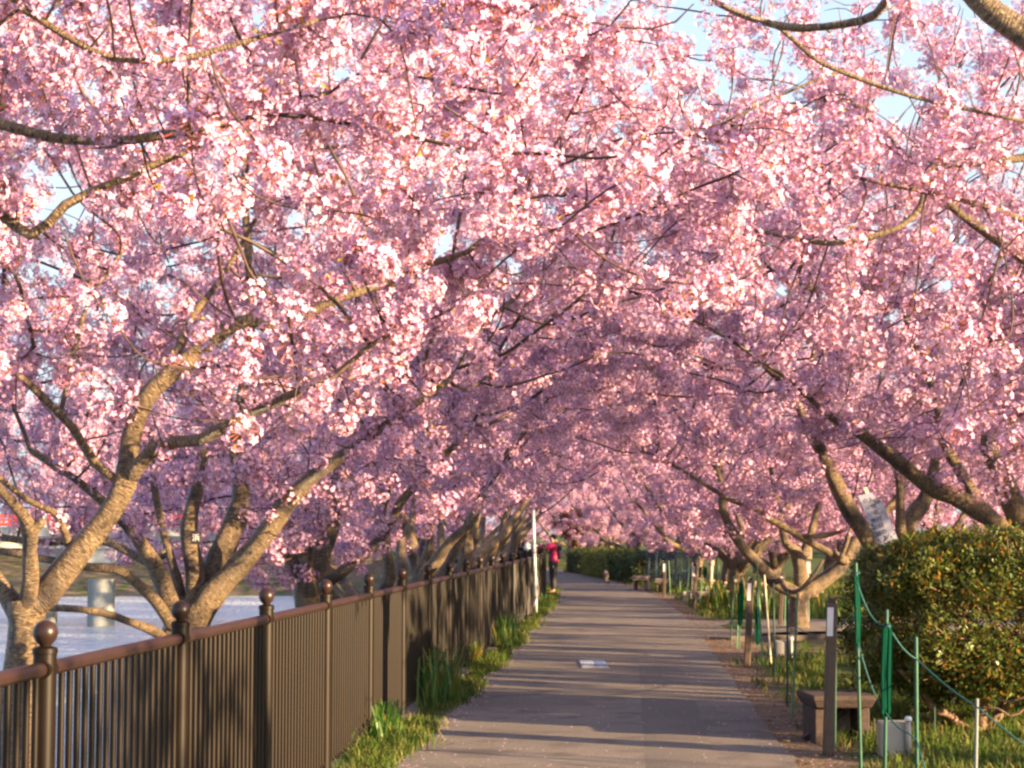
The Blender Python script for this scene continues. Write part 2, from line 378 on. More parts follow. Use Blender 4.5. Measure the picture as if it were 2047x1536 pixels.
mbf = MB(); mbf.lathe((0, 0, 0), prof_fin, 16); tmp = mk("finial", mbf, M['rail'], None, sharp=50); me_fin = tmp.data; bpy.data.objects.remove(tmp)
mbb = MB(); mbb.cyl((0, 0, .09), (0, 0, 1.14), .0135, n=8); tmp = mk("baluster", mbb, M['fence'], None, sharp=50); me_bar = tmp.data; bpy.data.objects.remove(tmp)
froot = np.array(fence.location)
for i, y in enumerate(ypos):
    p = fpt(y, 0) - froot
    an = -math.atan2(FENX(y + .5) - FENX(y - .5), 1.0)
    po = inst(me_post, "post", tuple(p), fence, rz=an)
    inst(me_fin, "finial", (0, 0, 0), po)
bars = []
for y, y2 in zip(ypos[:-1], ypos[1:]):
    pa, pb = fpt(y, 1.15), fpt(y2, 1.15); d = (pb - pa) / np.linalg.norm(pb - pa)
    mb = MB(); mb.cyl(pa + d * .02, pb - d * .02, .0275, n=14); mk("top_rail", mb, M['rail'], fence, sharp=50)
    mb = MB(); pa2, pb2 = pa.copy(), pb.copy(); pa2[2] = pb2[2] = .085; mb.cyl(pa2 + d * .03, pb2 - d * .03, .016, n=8); mk("bottom_rail", mb, M['fence'], fence, sharp=50)
    for k in range(1, 20):
        q = pa + (pb - pa) * k / 20; bars.append((q[0], q[1]))
bars.sort(key=lambda q: abs(q[1] - 6.5) if q[1] < 6.5 else q[1] - 6.5)
for q in bars[:300]: inst(me_bar, "baluster", (q[0] - froot[0], q[1] - froot[1], 0), fence)
mb = MB()
for q in bars[300:]: mb.cyl((q[0], q[1], .09), (q[0], q[1], 1.14), .0115, n=6)
o = mk("far_balusters", mb, M['fence'], fence, kind="stuff", sharp=50)

# ------------------------------------------------------------------ instancing of small growth (one object per crown or lawn)
def src(name, mb, mats):
    me = bpy.data.meshes.new(name); me.from_pydata(np.concatenate(mb.v).tolist(), [], mb.f)
    for m in mats: me.materials.append(m)
    me.polygons.foreach_set("material_index", np.array(mb.m, dtype=np.int32)); me.update()
    return bpy.data.objects.new(name, me)          # not linked to the scene

def node_group(name, sources):
    g = bpy.data.node_groups.new(name, 'GeometryNodeTree')
    g.interface.new_socket("Geometry", in_out='INPUT', socket_type='NodeSocketGeometry'); g.interface.new_socket("Geometry", in_out='OUTPUT', socket_type='NodeSocketGeometry')
    N, L = g.nodes, g.links
    gi, go = N.new("NodeGroupInput"), N.new("NodeGroupOutput")
    j = N.new("GeometryNodeJoinGeometry")
    for s in sources[::-1]:
        oi = N.new("GeometryNodeObjectInfo"); oi.inputs[0].default_value = s; oi.inputs["As Instance"].default_value = True
        L.new(oi.outputs["Geometry"], j.inputs[0])
    ip = N.new("GeometryNodeInstanceOnPoints"); ip.inputs["Pick Instance"].default_value = True
    L.new(gi.outputs[0], ip.inputs["Points"]); L.new(j.outputs[0], ip.inputs["Instance"])
    for nm, ty, so in (("rot", 'FLOAT_VECTOR', "Rotation"), ("scl", 'FLOAT', "Scale"), ("idx", 'INT', "Instance Index")):
        na = N.new("GeometryNodeInputNamedAttribute"); na.data_type = ty; na.inputs["Name"].default_value = nm
        L.new(na.outputs["Attribute"], ip.inputs[so])
    L.new(ip.outputs[0], go.inputs[0])
    return g

def scatter(name, pts, rot, scl, idx, group, parent=None, kind="stuff", local=False, loc=None):
    pts = np.asarray(pts, float)
    if parent is not None and not local: pts = pts - np.array(parent.location)
    if loc is not None: pts = pts - np.array(loc)
    me = bpy.data.meshes.new(name); me.vertices.add(len(pts)); me.vertices.foreach_set("co", pts.ravel())
    a = me.attributes.new("rot", 'FLOAT_VECTOR', 'POINT'); a.data.foreach_set("vector", np.asarray(rot, float).ravel())
    a = me.attributes.new("scl", 'FLOAT', 'POINT'); a.data.foreach_set("value", np.asarray(scl, float))
    a = me.attributes.new("idx", 'INT', 'POINT'); a.data.foreach_set("value", np.asarray(idx, np.int32))
    me.update()
    o = bpy.data.objects.new(name, me); COL.objects.link(o)
    if parent is not None: o.parent = parent
    if loc is not None: o.location = loc
    m = o.modifiers.new("growth", 'NODES'); m.node_group = group
    if kind: o["kind"] = kind
    return o

def unit(r, n):
    v = r.normal(size=(n, 3)); return v / np.linalg.norm(v, axis=1)[:, None]

def basis(nrm):
    nrm = nrm / np.linalg.norm(nrm); a = np.cross(nrm, (0, 0, 1.0))
    if np.linalg.norm(a) < .1: a = np.cross(nrm, (1.0, 0, 0))
    a /= np.linalg.norm(a); return a, np.cross(nrm, a), nrm

def flower_cluster(seed, nfl, rad, leaves=2):
    r = np.random.RandomState(seed); mb = MB()
    dirs = unit(r, nfl * 9)
    keep = []
    for d in dirs:
        if all(np.dot(d, k) < .83 for k in keep): keep.append(d)
        if len(keep) >= nfl: break
    for d in keep:
        c = d * rad * r.uniform(.78, 1.12) * np.array([1, 1, .85]) + np.array([0, 0, -.01])
        a, b, n_ = basis(d + r.normal(0, .14, 3)); ph = r.uniform(0, 6.28); s = r.uniform(.016, .0215); open_ = r.uniform(.0, .35)
        for k in range(5):
            t0 = ph + k * 2 * math.pi / 5
            def q(rr, da, h): 
                t = t0 + da; return c + (a * math.cos(t) + b * math.sin(t)) * rr * s + n_ * h * s
            mb.add([q(.08, 0, 0), q(.75, -.52, .35 * open_ + .15), q(1.12, 0, .9 * open_), q(.75, .52, .35 * open_ + .15)], [(0, 1, 2, 3)], 0)
        # calyx and stalk
        mb.add([c - n_ * .002 + a * .004, c - n_ * .002 + b * .004, c - n_ * .002 - a * .004, c * .25], [(0, 1, 3), (1, 2, 3)], 1)
    for k in range(leaves):
        d = unit(r, 1)[0]; d[2] = abs(d[2]) * .6; a, b, n_ = basis(d); L_ = r.uniform(.03, .05)
        c = d * rad * .7
        mb.add([c, c + d * L_ * .5 + a * L_ * .22, c + d * L_ + b * L_ * .1, c + d * L_ * .5 - a * L_ * .22], [(0, 1, 2, 3)], 2)
    return mb
clusters = [src("blossom_source", flower_cluster(10 + i, 28 if i < 4 else 13, .082 if i < 4 else .05, (2, 3, 1, 2, 3, 2)[i]), [M['petal'], M['calyx'], M['bud_leaf']]) for i in range(6)]
NG_BLOOM = node_group("blossom_growth", clusters)

# ------------------------------------------------------------------ cherry trees
def resample(pts, rad, step):
    pts = np.asarray(pts, float); rad = np.asarray(rad, float)
    k = len(pts); out, ro = [], []
    ext = np.vstack([2 * pts[0] - pts[1], pts, 2 * pts[-1] - pts[-2]])
    for i in range(k - 1):
        p0, p1, p2, p3 = ext[i:i + 4]; n = max(2, int(round(np.linalg.norm(p2 - p1) / step)))
        for j in range(n):
            t = j / n
            out.append(.5 * ((2 * p1) + (-p0 + p2) * t + (2 * p0 - 5 * p1 + 4 * p2 - p3) * t * t + (-p0 + 3 * p1 - 3 * p2 + p3) * t ** 3))
            ro.append(rad[i] + (rad[i + 1] - rad[i]) * t)
    out.append(pts[-1]); ro.append(rad[-1])
    return np.array(out), np.array(ro)

class Tree:
    def __init__(s, seed, step=.15):
        s.r = np.random.RandomState(seed); s.step = step
        s.pos = []; s.par = []; s.rad = []; s.hand = []; s.chains = []
    def chain(s, name, pts, rads, wob=.0):
        p, r_ = resample(pts, rads, s.step)
        if wob: 
            w_ = s.r.normal(0, wob, p.shape); w_[0] = 0
            for _ in range(2): w_[1:-1] = (w_[:-2] + w_[1:-1] + w_[2:]) / 3
            p = p + w_
        idx = []
        prev = -1
        if s.pos:
            d = np.linalg.norm(np.array(s.pos) - p[0], axis=1); prev = int(d.argmin())
        r_ = r_ * (1 + s.r.normal(0, .03, len(r_)))
        for q, rr in zip(p, r_):
            s.pos.append(q); s.rad.append(rr); s.par.append(prev); s.hand.append(len(s.chains)); prev = len(s.pos) - 1; idx.append(prev)
        s.chains.append((name, idx)); return idx
    def grow(s, attr, kill=.22, infl=2.2, maxn=4200, trop=(0, 0, .12), jit=.35):
        attr = np.asarray(attr); r = s.r; D = s.step
        pos = np.zeros((maxn + len(s.pos), 3)); n = len(s.pos); pos[:n] = np.array(s.pos); par = list(s.par); cc = np.zeros(len(pos), int)
        for q in par:
            if q >= 0: cc[q] += 1
        nd = np.full(len(attr), 1e9); ni = np.zeros(len(attr), int)
        def upd(a, b):
            nonlocal nd, ni
            d = np.linalg.norm(attr[:, None, :] - pos[None, a:b, :], axis=2); j = d.argmin(1); dm = d[np.arange(len(attr)), j]
            m = dm < nd; nd = np.where(m, dm, nd); ni = np.where(m, a + j, ni)
        ok_from = 0
        for a in range(0, n, 400): upd(a, min(n, a + 400))
        tip0 = n
        for it in range(160):
            keep = nd > kill; attr, nd, ni = attr[keep], nd[keep], ni[keep]
            m = nd < (infl if it > 12 else 6)
            if len(attr) == 0 or not m.any() or n >= len(pos) - 400: break
            vec = (attr[m] - pos[ni[m]]) / nd[m][:, None]
            acc = {}
            us, inv = np.unique(ni[m], return_inverse=True)
            dirs = np.zeros((len(us), 3)); np.add.at(dirs, inv, vec)
            dirs /= np.linalg.norm(dirs, axis=1)[:, None] + 1e-6
            dirs += r.normal(0, jit, dirs.shape) * .6 + np.array(trop)
            dirs /= np.linalg.norm(dirs, axis=1)[:, None] + 1e-6
            a0 = n
            for u, d in zip(us, dirs):
                if cc[u] >= 3: continue
                pos[n] = pos[u] + d * D; par.append(int(u)); cc[u] += 1; n += 1
                if n >= len(pos): break
            if n == a0: break
            upd(a0, n)
        k0 = len(s.pos)
        s.pos += [pos[i] for i in range(k0, n)]; s.par = par[:n]; s.rad += [0.0] * (n - k0); s.hand += [-1] * (n - k0)
    def finish(s, rtip=.0050, expo=2.35):
        n = len(s.pos); s.kids = [[] for _ in range(n)]
        acc = np.zeros(n)
        for i in range(n - 1, -1, -1):
            if acc[i] == 0: acc[i] = rtip ** expo
            rr = acc[i] ** (1 / expo)
            if s.hand[i] < 0: s.rad[i] = rr
            p = s.par[i]
            if p >= 0:
                s.kids[p].append(i)
                if s.hand[i] < 0: acc[p] += acc[i]
                else: acc[p] += rtip ** expo
        for i in range(n):
            if s.hand[i] < 0:
                p = s.par[i]; 
                if s.hand[p] >= 0: s.rad[i] = min(s.rad[i], s.rad[p] * .75)
                else: s.rad[i] = min(s.rad[i], s.rad[p])
    def build(s, parent, local=False, sides_hi=12, bloom=1.6, bscale=1.0, bloom_r=.0185, clip=None):
        pos = np.array(s.pos); rad = np.array(s.rad)
        for name, idx in s.chains:
            p = pos[idx]; r_ = rad[idx].copy()
            pr = s.par[idx[0]]
            if pr >= 0: p = np.vstack([pos[pr], p]); r_ = np.concatenate([[min(rad[pr], r_[0] * 1.15)], r_])
            mb = MB(); mb.tube(p, r_, sides_hi if r_.max() > .05 else 8, l0=s.r.uniform(0, 50)); mk(name, mb, M['bark'], parent, local=local, bark=True)
        mb = MB(); seen = set()
        starts = [i for i in range(len(pos)) if s.hand[i] < 0 and (s.hand[s.par[i]] >= 0 or max((k for k in s.kids[s.par[i]] if s.hand[k] < 0), key=lambda k: rad[k]) != i)]
        for st in starts:
            ch = [s.par[st], st]; c = st
            while True:
                ks = [k for k in s.kids[c] if s.hand[k] < 0]
                if not ks: break
                c = max(ks, key=lambda k: rad[k]); ch.append(c)
            p = pos[ch].copy(); r_ = rad[ch].copy(); r_[0] = min(r_[0], r_[1] * 1.1); r_[-1] *= .5
            if len(p) > 3:
                for _ in range(2): p[1:-1] = (p[:-2] + 2 * p[1:-1] + p[2:]) / 4
            mb.tube(p, r_, 7 if r_.max() > .03 else (5 if r_.max() > .012 else 3), l0=s.r.uniform(0, 50), cap=False)
        if starts: tag(mk("branches", mb, M['twig'], parent, local=local, bark=True), kind="stuff")
        # blossoms along everything thin
        sel = np.array([i for i in range(len(pos)) if (s.hand[i] < 0 and rad[i] < bloom_r) or (s.hand[i] >= 0 and rad[i] < .016)])
        if len(sel):
            # blossoms sit in bunches on short spurs, with bare twig between them
            spur = sel[s.r.rand(len(sel)) < .66]; off = s.r.normal(0, .03, (len(spur), 3)) * bscale; tt = s.r.rand(len(spur))[:, None]
            par = np.array([max(0, s.par[i]) for i in spur]); cen = pos[spur] * (1 - tt) + pos[par] * tt + off
            cnt = s.r.poisson(bloom * 1.45, len(spur)); cen = np.repeat(cen, cnt, 0)
            pts = cen + s.r.normal(0, .045, (len(cen), 3)) * bscale
            f = np.sin(pts[:, 0] * 8.1 + 1.7 * np.sin(pts[:, 2] * 5)) * np.sin(pts[:, 1] * 7.3 + 1.3 * np.sin(pts[:, 0] * 6)) + np.sin(pts[:, 2] * 9.7 + 1.9 * np.sin(pts[:, 1] * 4)) * .8
            pts = pts[s.r.rand(len(pts)) < .72 + .55 * f]          # sprays with gaps between them
            if not local: pts = pts[thin_over_boughs(pts, s.r)]
            n = len(pts)
            scatter("blossoms", pts, np.stack([s.r.normal(0, .5, n), s.r.normal(0, .5, n), s.r.uniform(0, 6.28, n)], -1), bscale * s.r.uniform(.6, 1.35, n), s.r.randint(0, 6, n), NG_BLOOM, parent, local=local)
            return n
        return 0

def ell(r, n, c, rad, zmin=None, reject=None, hollow=.35):
    """attractors in an ellipsoid, thinned towards its middle"""
    out = []
    c = np.array(c); rad = np.array(rad)
    while len(out) < n:
        p = r.uniform(-1, 1, (n * 3, 3)); d = np.linalg.norm(p, axis=1)
        p = p[(d < 1) & (r.rand(len(p)) < np.clip(d * 1.6, hollow, 1))] * rad + c
        if zmin is not None: p = p[p[:, 2] > zmin]
        if reject is not None: p = p[~reject(p)]
        out += list(p)
    return np.array(out[:n])
def tunnel(p, a=2.0, h=3.05):
    cx = (PATL(p[:, 1]) + PATR(p[:, 1])) / 2
    return (((p[:, 0] - cx) / a) ** 2 + (np.maximum(p[:, 2], 0) / h) ** 2) < 1
SHOWN = []      # boughs that carry their bloom on the sides and top, leaving the bark in view
def thin_over_boughs(p, r):
    keep = np.ones(len(p), bool)
    cp, sp = math.cos(PITCH), math.sin(PITCH)
    def proj(q):
        x, y, z = q[:, 0], q[:, 1], q[:, 2] - EYE
        dpt = y * cp + z * sp; return np.stack([1023.5 + F * x / dpt, 768 - F * (z * cp - y * sp) / dpt], -1)
    for line, rr in SHOWN:
        a = proj(line[:-1]); b = proj(line[1:]); q = proj(p); d = np.full(len(p), 1e9)
        for i in range(len(a)):
            ab = b[i] - a[i]; t_ = np.clip(((q - a[i]) @ ab) / (ab @ ab + 1e-6), 0, 1); dd = np.linalg.norm(q - a[i] - t_[:, None] * ab, axis=1); dd[p[:, 1] > line[i, 1] + .05] = 1e9; d = np.minimum(d, dd)
        keep &= ~((d < 17) & (r.rand(len(p)) < .82))
    return keep
def px_chain(pts):
    return [P(x, y, Yd) for x, y, Yd, r_ in pts], [r_ * Yd / F for x, y, Yd, r_ in pts]

def total(*a): pass
NB = 0
ordl = ["nearest", "second", "third", "fourth", "fifth", "sixth", "seventh", "eighth", "ninth", "tenth", "eleventh", "twelfth", "thirteenth", "fourteenth", "fifteenth", "sixteenth"]
GL = "cherry trees along the river side of the fence"; GR = "cherry trees along the lawn side of the path"

for Yl, ln in ((12.3, [(262, 880), (288, 800), (335, 752), (395, 705), (450, 662), (500, 640)]), (12.4, [(560, 662), (640, 612), (750, 572), (850, 530), (935, 503)]), (11.8, [(300, 905), (350, 884), (400, 880), (450, 852), (520, 820), (600, 780)]),
               (12.0, [(190, 925), (150, 862), (120, 830), (60, 770)]), (7.0, [(0, 248), (110, 276), (230, 281), (330, 270), (430, 256)]), (6.2, [(40, 15), (130, 72), (230, 118), (360, 118)]), (19.0, [(495, 540), (492, 400), (488, 290)]),
               (8.0, [(130, 410), (260, 350), (400, 290)]), (13.0, [(2047, 316), (1950, 326), (1880, 330), (1855, 345), (1842, 410), (1800, 452), (1700, 484), (1610, 482)]), (13.8, [(2047, 515), (1980, 470), (1900, 412)]),
               (17.6, [(520, 1082), (570, 1012), (620, 960)]), (19, [(1930, 1003), (1850, 965), (1785, 915), (1720, 868)]), (19.1, [(1945, 980), (1905, 920), (1885, 880)]), (19.2, [(2030, 1020), (2000, 950), (1978, 905)]), (25, [(1735, 1080), (1700, 1020), (1670, 965), (1640, 900), (1615, 860)])):
    SHOWN.append((np.array([P(x, y, Yl) for x, y in ln]), 0))
for ln in ([(1735, 985), (1775, 1085)], [(1760, 985), (1795, 1080)]): SHOWN.append((np.array([P(x, y, 17.5) for x, y in ln]), 0))

# --- left 0: its trunk stands outside the frame, its boughs cross the upper left
t = Tree(101, .12); root = thing("cherry_tree", "cherry tree whose boughs hang nearest to the camera across the upper left", "cherry tree", (-4.4, 6.2, -.9), GL)
t.chain("trunk", [(-4.4, 6.2, -.95), (-4.35, 6.2, .3), (-4.2, 6.3, 1.1)], [.2, .17, .15])
t.chain("limb", [(-4.2, 6.3, 1.1), (-3.6, 6.6, 2.2), P(-260, 200, 7.2), P(-60, 230, 7.1), P(0, 248, 7.0), P(110, 276, 7.0), P(230, 281, 7.0), P(330, 270, 7.0), P(430, 256, 7.0)], [.13, .07, .035, .026, .022, .02, .019, .017, .014])
t.chain("limb", [(-3.9, 6.4, 1.6), (-3.0, 6.2, 2.9), P(-120, -60, 6.3), P(40, 15, 6.2), P(130, 72, 6.2), P(230, 118, 6.2), P(360, 118, 6.2), P(480, 86, 6.2), P(640, 40, 6.2)], [.10, .05, .02, .013, .012, .011, .0105, .009, .006])
t.chain("limb", [(-3.4, 6.7, 2.3), P(-100, 420, 8.0), P(60, 470, 8.0), P(130, 410, 8.0), P(260, 350, 8.0), P(400, 290, 8.0), P(540, 215, 8.0), P(660, 185, 8.0)], [.05, .03, .022, .020, .018, .016, .013, .01])
A = ell(t.r, 420, (-1.9, 6.9, 3.55), (2.9, 1.6, 1.25), 2.75, lambda p: p[:, 0] > .75)
t.grow(A, .17, 2, 1500, (0, 0, .02)); t.finish(); NB += t.build(root, bloom=2.2, bscale=1.0)

# --- left 1: the gold-lit forked tree beside the first fence ball
t = Tree(102, .13); root = thing("cherry_tree", "gold-lit forked cherry tree at the left edge behind the first ball-topped post", "cherry tree", (*P(45, 1340, 12.0)[:2], -.72), GL)
Y1 = 12.0
def C(lst, dY=0.0): return px_chain([(x, y, Y1 + d, r_ * .86) for x, y, d, r_ in lst])
b0 = P(42, 1345, 12.0)
p, r_ = C([(52, 1250, 0, 40), (50, 1200, 0, 44)]); t.chain("trunk", [(b0[0] - .02, 12.0, -.8), (b0[0], 12.0, -.1), b0] + p, [.20, .15, .115] + [.112, .118])
p, r_ = C([(75, 1205, 0, 34), (110, 1165, 0, 33), (170, 1090, 0, 29), (215, 1030, .1, 27), (250, 965, .1, 27), (262, 880, .2, 24), (288, 800, .2, 23), (335, 752, .2, 22), (395, 705, .3, 20), (450, 662, .3, 18), (500, 640, .3, 15), (560, 662, .35, 11), (640, 612, .4, 10.5), (750, 572, .4, 10), (850, 530, .4, 9), (935, 503, .4, 7), (1010, 440, .4, 5)]); t.chain("limb", p, r_)
p, r_ = C([(250, 965, .1, 20), (300, 905, 0, 17), (350, 884, -.1, 15), (400, 880, -.2, 14.5), (450, 852, -.3, 14), (520, 820, -.4, 12), (600, 780, -.6, 10), (680, 742, -.8, 8), (740, 690, -1, 6), (820, 650, -1.1, 4)]); t.chain("limb", p, r_)
p, r_ = C([(240, 965, .1, 12), (190, 925, .1, 11), (150, 862, 0, 11), (120, 830, -.1, 10), (60, 770, -.2, 9), (0, 722, -.4, 8), (-80, 660, -.6, 6)]); t.chain("limb", p, r_)
p, r_ = C([(52, 1215, -.05, 22), (62, 1160, -.1, 19), (60, 1100, -.15, 18), (60, 1060, -.2, 19), (38, 1020, -.3, 13), (5, 985, -.4, 11), (-40, 930, -.6, 9)]); t.chain("limb", p, r_)
p, r_ = C([(62, 1065, -.2, 12), (82, 1045, -.22, 11), (88, 1038, -.22, 6)]); t.chain("limb", p, r_)
p, r_ = C([(35, 1225, .05, 26), (8, 1180, .1, 21), (-30, 1130, .2, 18), (-90, 1040, .4, 12)]); t.chain("limb", p, r_)
p, r_ = C([(142, 1110, .1, 12), (135, 1080, .0, 10), (122, 1045, -.1, 9), (105, 1022, -.1, 8), (55, 1000, -.2, 7.5), (-10, 948, -.3, 7)]); t.chain("limb", p, r_)
p, r_ = C([(340, 752, .2, 12), (380, 640, .5, 9), (440, 560, .8, 7), (520, 420, 1.1, 5), (560, 320, 1.3, 4)]); t.chain("limb", p, r_)
p, r_ = C([(120, 830, -.1, 7), (150, 700, .1, 6), (180, 600, .3, 5), (260, 480, .5, 4)]); t.chain("limb", p, r_)
rej = lambda p: tunnel(p, 2.1, 3.1) | (p[:, 2] < 2.3 - .25 * np.abs(p[:, 0] + 2.2))
A = np.vstack([ell(t.r, 1150, (-1.9, 11.6, 3.7), (3.9, 2.6, 2.1), 1.75, rej), ell(t.r, 120, (-1.0, 12.0, 4.4), (3.4, 1.6, .7), 3.9), ell(t.r, 170, (-4.2, 13.2, 2.9), (1.8, 1.3, 1.3), 2.1)])
t.grow(A, .19, 2, 3600, (0, 0, .03)); t.finish(); NB += t.build(root, bloom=1.8, bscale=1.05)

# --- left 2: many-stemmed tree behind the second post
Y1 = 18.0; t = Tree(103, .15); root = thing("cherry_tree", "many-stemmed cherry tree behind the second post with a small black plate", "cherry tree", (*P(368, 1290, 18.0)[:2], -.75), GL)
tree2 = root
b0 = P(370, 1290, 18.0)
t.chain("trunk", [(b0[0], 18.0, -.85), (b0[0], 18.0, 0), b0, P(385, 1240, 18.0)], [.30, .26, .24, .21])
for L_ in ([(395, 1235, 0, 34), (420, 1190, 0, 31), (460, 1150, 0, 27), (520, 1082, -.1, 25), (570, 1012, -.2, 22), (620, 960, -.3, 17), (700, 900, -.5, 13), (800, 830, -.6, 10), (900, 760, -.6, 7)],
           [(385, 1240, .1, 27), (392, 1190, .1, 25), (388, 1130, .15, 23), (378, 1075, .2, 21), (385, 1020, .3, 18), (400, 960, .4, 14), (420, 850, .6, 10), (470, 740, .8, 8)],
           [(405, 1215, .25, 26), (425, 1140, .3, 30), (460, 1065, .4, 27), (482, 1000, .5, 23), (478, 930, .6, 20), (470, 860, .7, 15), (500, 700, .9, 11), (495, 520, 1.0, 10), (490, 380, 1.1, 9), (488, 250, 1.2, 7)],
           [(350, 1250, -.1, 24), (338, 1200, -.1, 22), (320, 1150, -.15, 21), (290, 1100, -.2, 17), (255, 1050, -.3, 14), (225, 1020, -.4, 12), (150, 960, -.6, 9), (60, 900, -.7, 7)],
           [(340, 1245, -.2, 15), (310, 1200, -.3, 13), (270, 1165, -.4, 12), (230, 1140, -.5, 11), (180, 1136, -.6, 11), (110, 1122, -.7, 9), (0, 1100, -.8, 8)],
           [(330, 1275, -.15, 13), (300, 1258, -.3, 12), (255, 1243, -.4, 9), (200, 1225, -.5, 8.5), (120, 1216, -.6, 8), (60, 1218, -.6, 5)],
           [(365, 1200, .2, 13), (345, 1130, .2, 11), (330, 1070, .25, 10), (310, 980, .3, 8), (300, 860, .4, 7)],
           [(300, 1130, .4, 10), (200, 1080, .5, 9), (100, 1085, .6, 9), (0, 1080, .6, 8)]):
    p, r_ = C(L_); t.chain("limb", p, r_, .01)
rej = lambda p: tunnel(p, 2.1, 3.1)
A = np.vstack([ell(t.r, 1300, (-1.7, 17.8, 4.6), (4.1, 3.2, 3.0), 2.0, rej), ell(t.r, 60, (-1.9, 17.2, 2.0), (1.6, 1.0, .8), 1.5), ell(t.r, 260, (-5.2, 19.0, 2.7), (2.2, 1.8, 1.5), 2.0)])
t.grow(A, .21, 2, 4200, (0, 0, .05)); t.finish(); NB += t.build(root, bloom=1.8, bscale=1.05)

# --- left 3
Y1 = 24.0; t = Tree(104, .16); root = thing("cherry_tree", "low-hanging cherry tree behind the fourth post, its sprays drooping to the rail", "cherry tree", (*P(622, 1230, 24.0)[:2], -.75), GL)
b0 = P(622, 1215, 24.0)
t.chain("trunk", [(b0[0], 24.0, -.85), b0, P(610, 1150, 24)], [.26, .2, .19])
for L_ in ([(625, 1160, .1, 26), (650, 1080, .1, 25), (665, 1020, .2, 22), (670, 960, .3, 17), (700, 860, .4, 13), (720, 740, .6, 9)],
           [(600, 1155, 0, 22), (575, 1100, 0, 17), (560, 1040, 0, 15), (540, 960, .1, 12), (520, 880, .2, 9)],
           [(630, 1180, -.2, 15), (700, 1130, -.3, 13), (760, 1080, -.5, 12), (800, 1010, -.7, 10), (870, 930, -.9, 8), (950, 850, -1, 6)],
           [(630, 1185, -.3, 9), (620, 1130, -.6, 7), (625, 1060, -.8, 6), (615, 1030, -.8, 5)]):
    p, r_ = C(L_); t.chain("limb", p, r_, .02)
A = np.vstack([ell(t.r, 1250, (-1.3, 23.6, 5.0), (4.3, 3.4, 3.4), 2.0, rej), ell(t.r, 170, (-3.2, 23.2, 1.7), (1.9, 1.2, .9), .95), ell(t.r, 170, (-6.0, 24.5, 2.9), (2.4, 1.8, 1.7), 1.7)])
t.grow(A, .22, 2, 4000, (0, 0, .03)); t.finish(); NB += t.build(root, bloom=2.1, bscale=1.15)

# --- right side, hand-laid trees
root = thing("cherry_tree", "cherry tree with nearly bare grey-brown boughs crossing the upper right corner", "cherry tree", (4.6, 7.6, 0), GR)
t = Tree(111, .13)
t.chain("trunk", [(4.6, 7.6, -.1), (4.5, 7.7, .9), (4.3, 7.8, 1.7)], [.22, .17, .16])
t.chain("limb", [(4.3, 7.8, 1.7), (3.6, 8.0, 2.9), P(2300, 260, 8.1), P(2140, 140, 8.1), P(2060, 75, 8.1), P(1985, 25, 8.1), P(1925, -40, 8.1), P(1850, -160, 8.2)], [.15, .12, .095, .078, .066, .058, .05, .04])
t.chain("limb", [P(1850, -140, 8.2), P(1790, -30, 8.6), P(1750, 30, 8.8), P(1690, 48, 8.9), P(1600, 56, 8.9), P(1520, 42, 8.9), P(1430, 5, 9), P(1370, -60, 9)], [.03, .022, .021, .02, .019, .018, .014, .01])
t.chain("limb", [P(1430, 5, 9), P(1480, 25, 9.05), P(1560, 58, 9.1), P(1620, 112, 9.1), P(1680, 143, 9.1), P(1820, 192, 9.1), P(1950, 222, 9.1), P(2080, 250, 9.1)], [.008, .010, .011, .0125, .0125, .0115, .010, .008])
t.chain("limb", [P(1680, 143, 9.1), P(1620, 165, 9.1), P(1530, 205, 9.1), P(1440, 250, 9.1)], [.009, .008, .007, .005])
A = ell(t.r, 50, (2.6, 9.2, 4.6), (2.4, 1.2, .7), 3.9)
t.grow(A, .17, 1.6, 500, (0, 0, .0)); t.finish(); NB += t.build(root, bloom=.55, bloom_r=.01)

root = thing("cherry_tree", "cherry tree reaching in from the right edge, thin forked bough, large pale bunches", "cherry tree", (4.9, 12.8, 0), GR)
Y1 = 13.0; t = Tree(112, .14)
t.chain("trunk", [(4.9, 12.8, -.1), (4.8, 12.9, .8), (4.6, 12.9, 1.5)], [.22, .18, .16])
t.chain("limb", [(4.6, 12.9, 1.5), (4.2, 13, 2.6), P(2120, 318, 13), P(2047, 316, 13), P(1950, 326, 13), P(1880, 330, 13), P(1855, 345, 13), P(1842, 410, 12.9), P(1800, 452, 12.9), P(1700, 484, 12.8), P(1610, 482, 12.7), P(1480, 455, 12.6)], [.14, .09, .035, .03, .028, .028, .027, .024, .022, .02, .016, .009])
t.chain("limb", [(4.5, 13, 1.9), P(2120, 560, 13.8), P(2047, 515, 13.8), P(1980, 470, 13.8), P(1900, 412, 13.8), P(1840, 340, 13.8), P(1700, 200, 13.8)], [.10, .06, .05, .042, .03, .02, .012])
t.chain("limb", [(4.4, 12.9, 2.2), P(2120, 470, 12.6), P(2047, 440, 12.4), P(1920, 400, 12.2), P(1600, 330, 12), P(1350, 260, 12)], [.08, .03, .022, .018, .012, .007])
A = np.vstack([ell(t.r, 480, (2.9, 12.9, 3.9), (2.9, 1.9, 1.6), 2.2, lambda p: tunnel(p, 1.9, 3.3)), ell(t.r, 110, (3.3, 12.0, 2.6), (.9, .9, .6), 2.0)])
t.grow(A, .2, 2, 1800, (0, 0, .02)); t.finish(); NB += t.build(root, bloom=1.8, bscale=1.0)

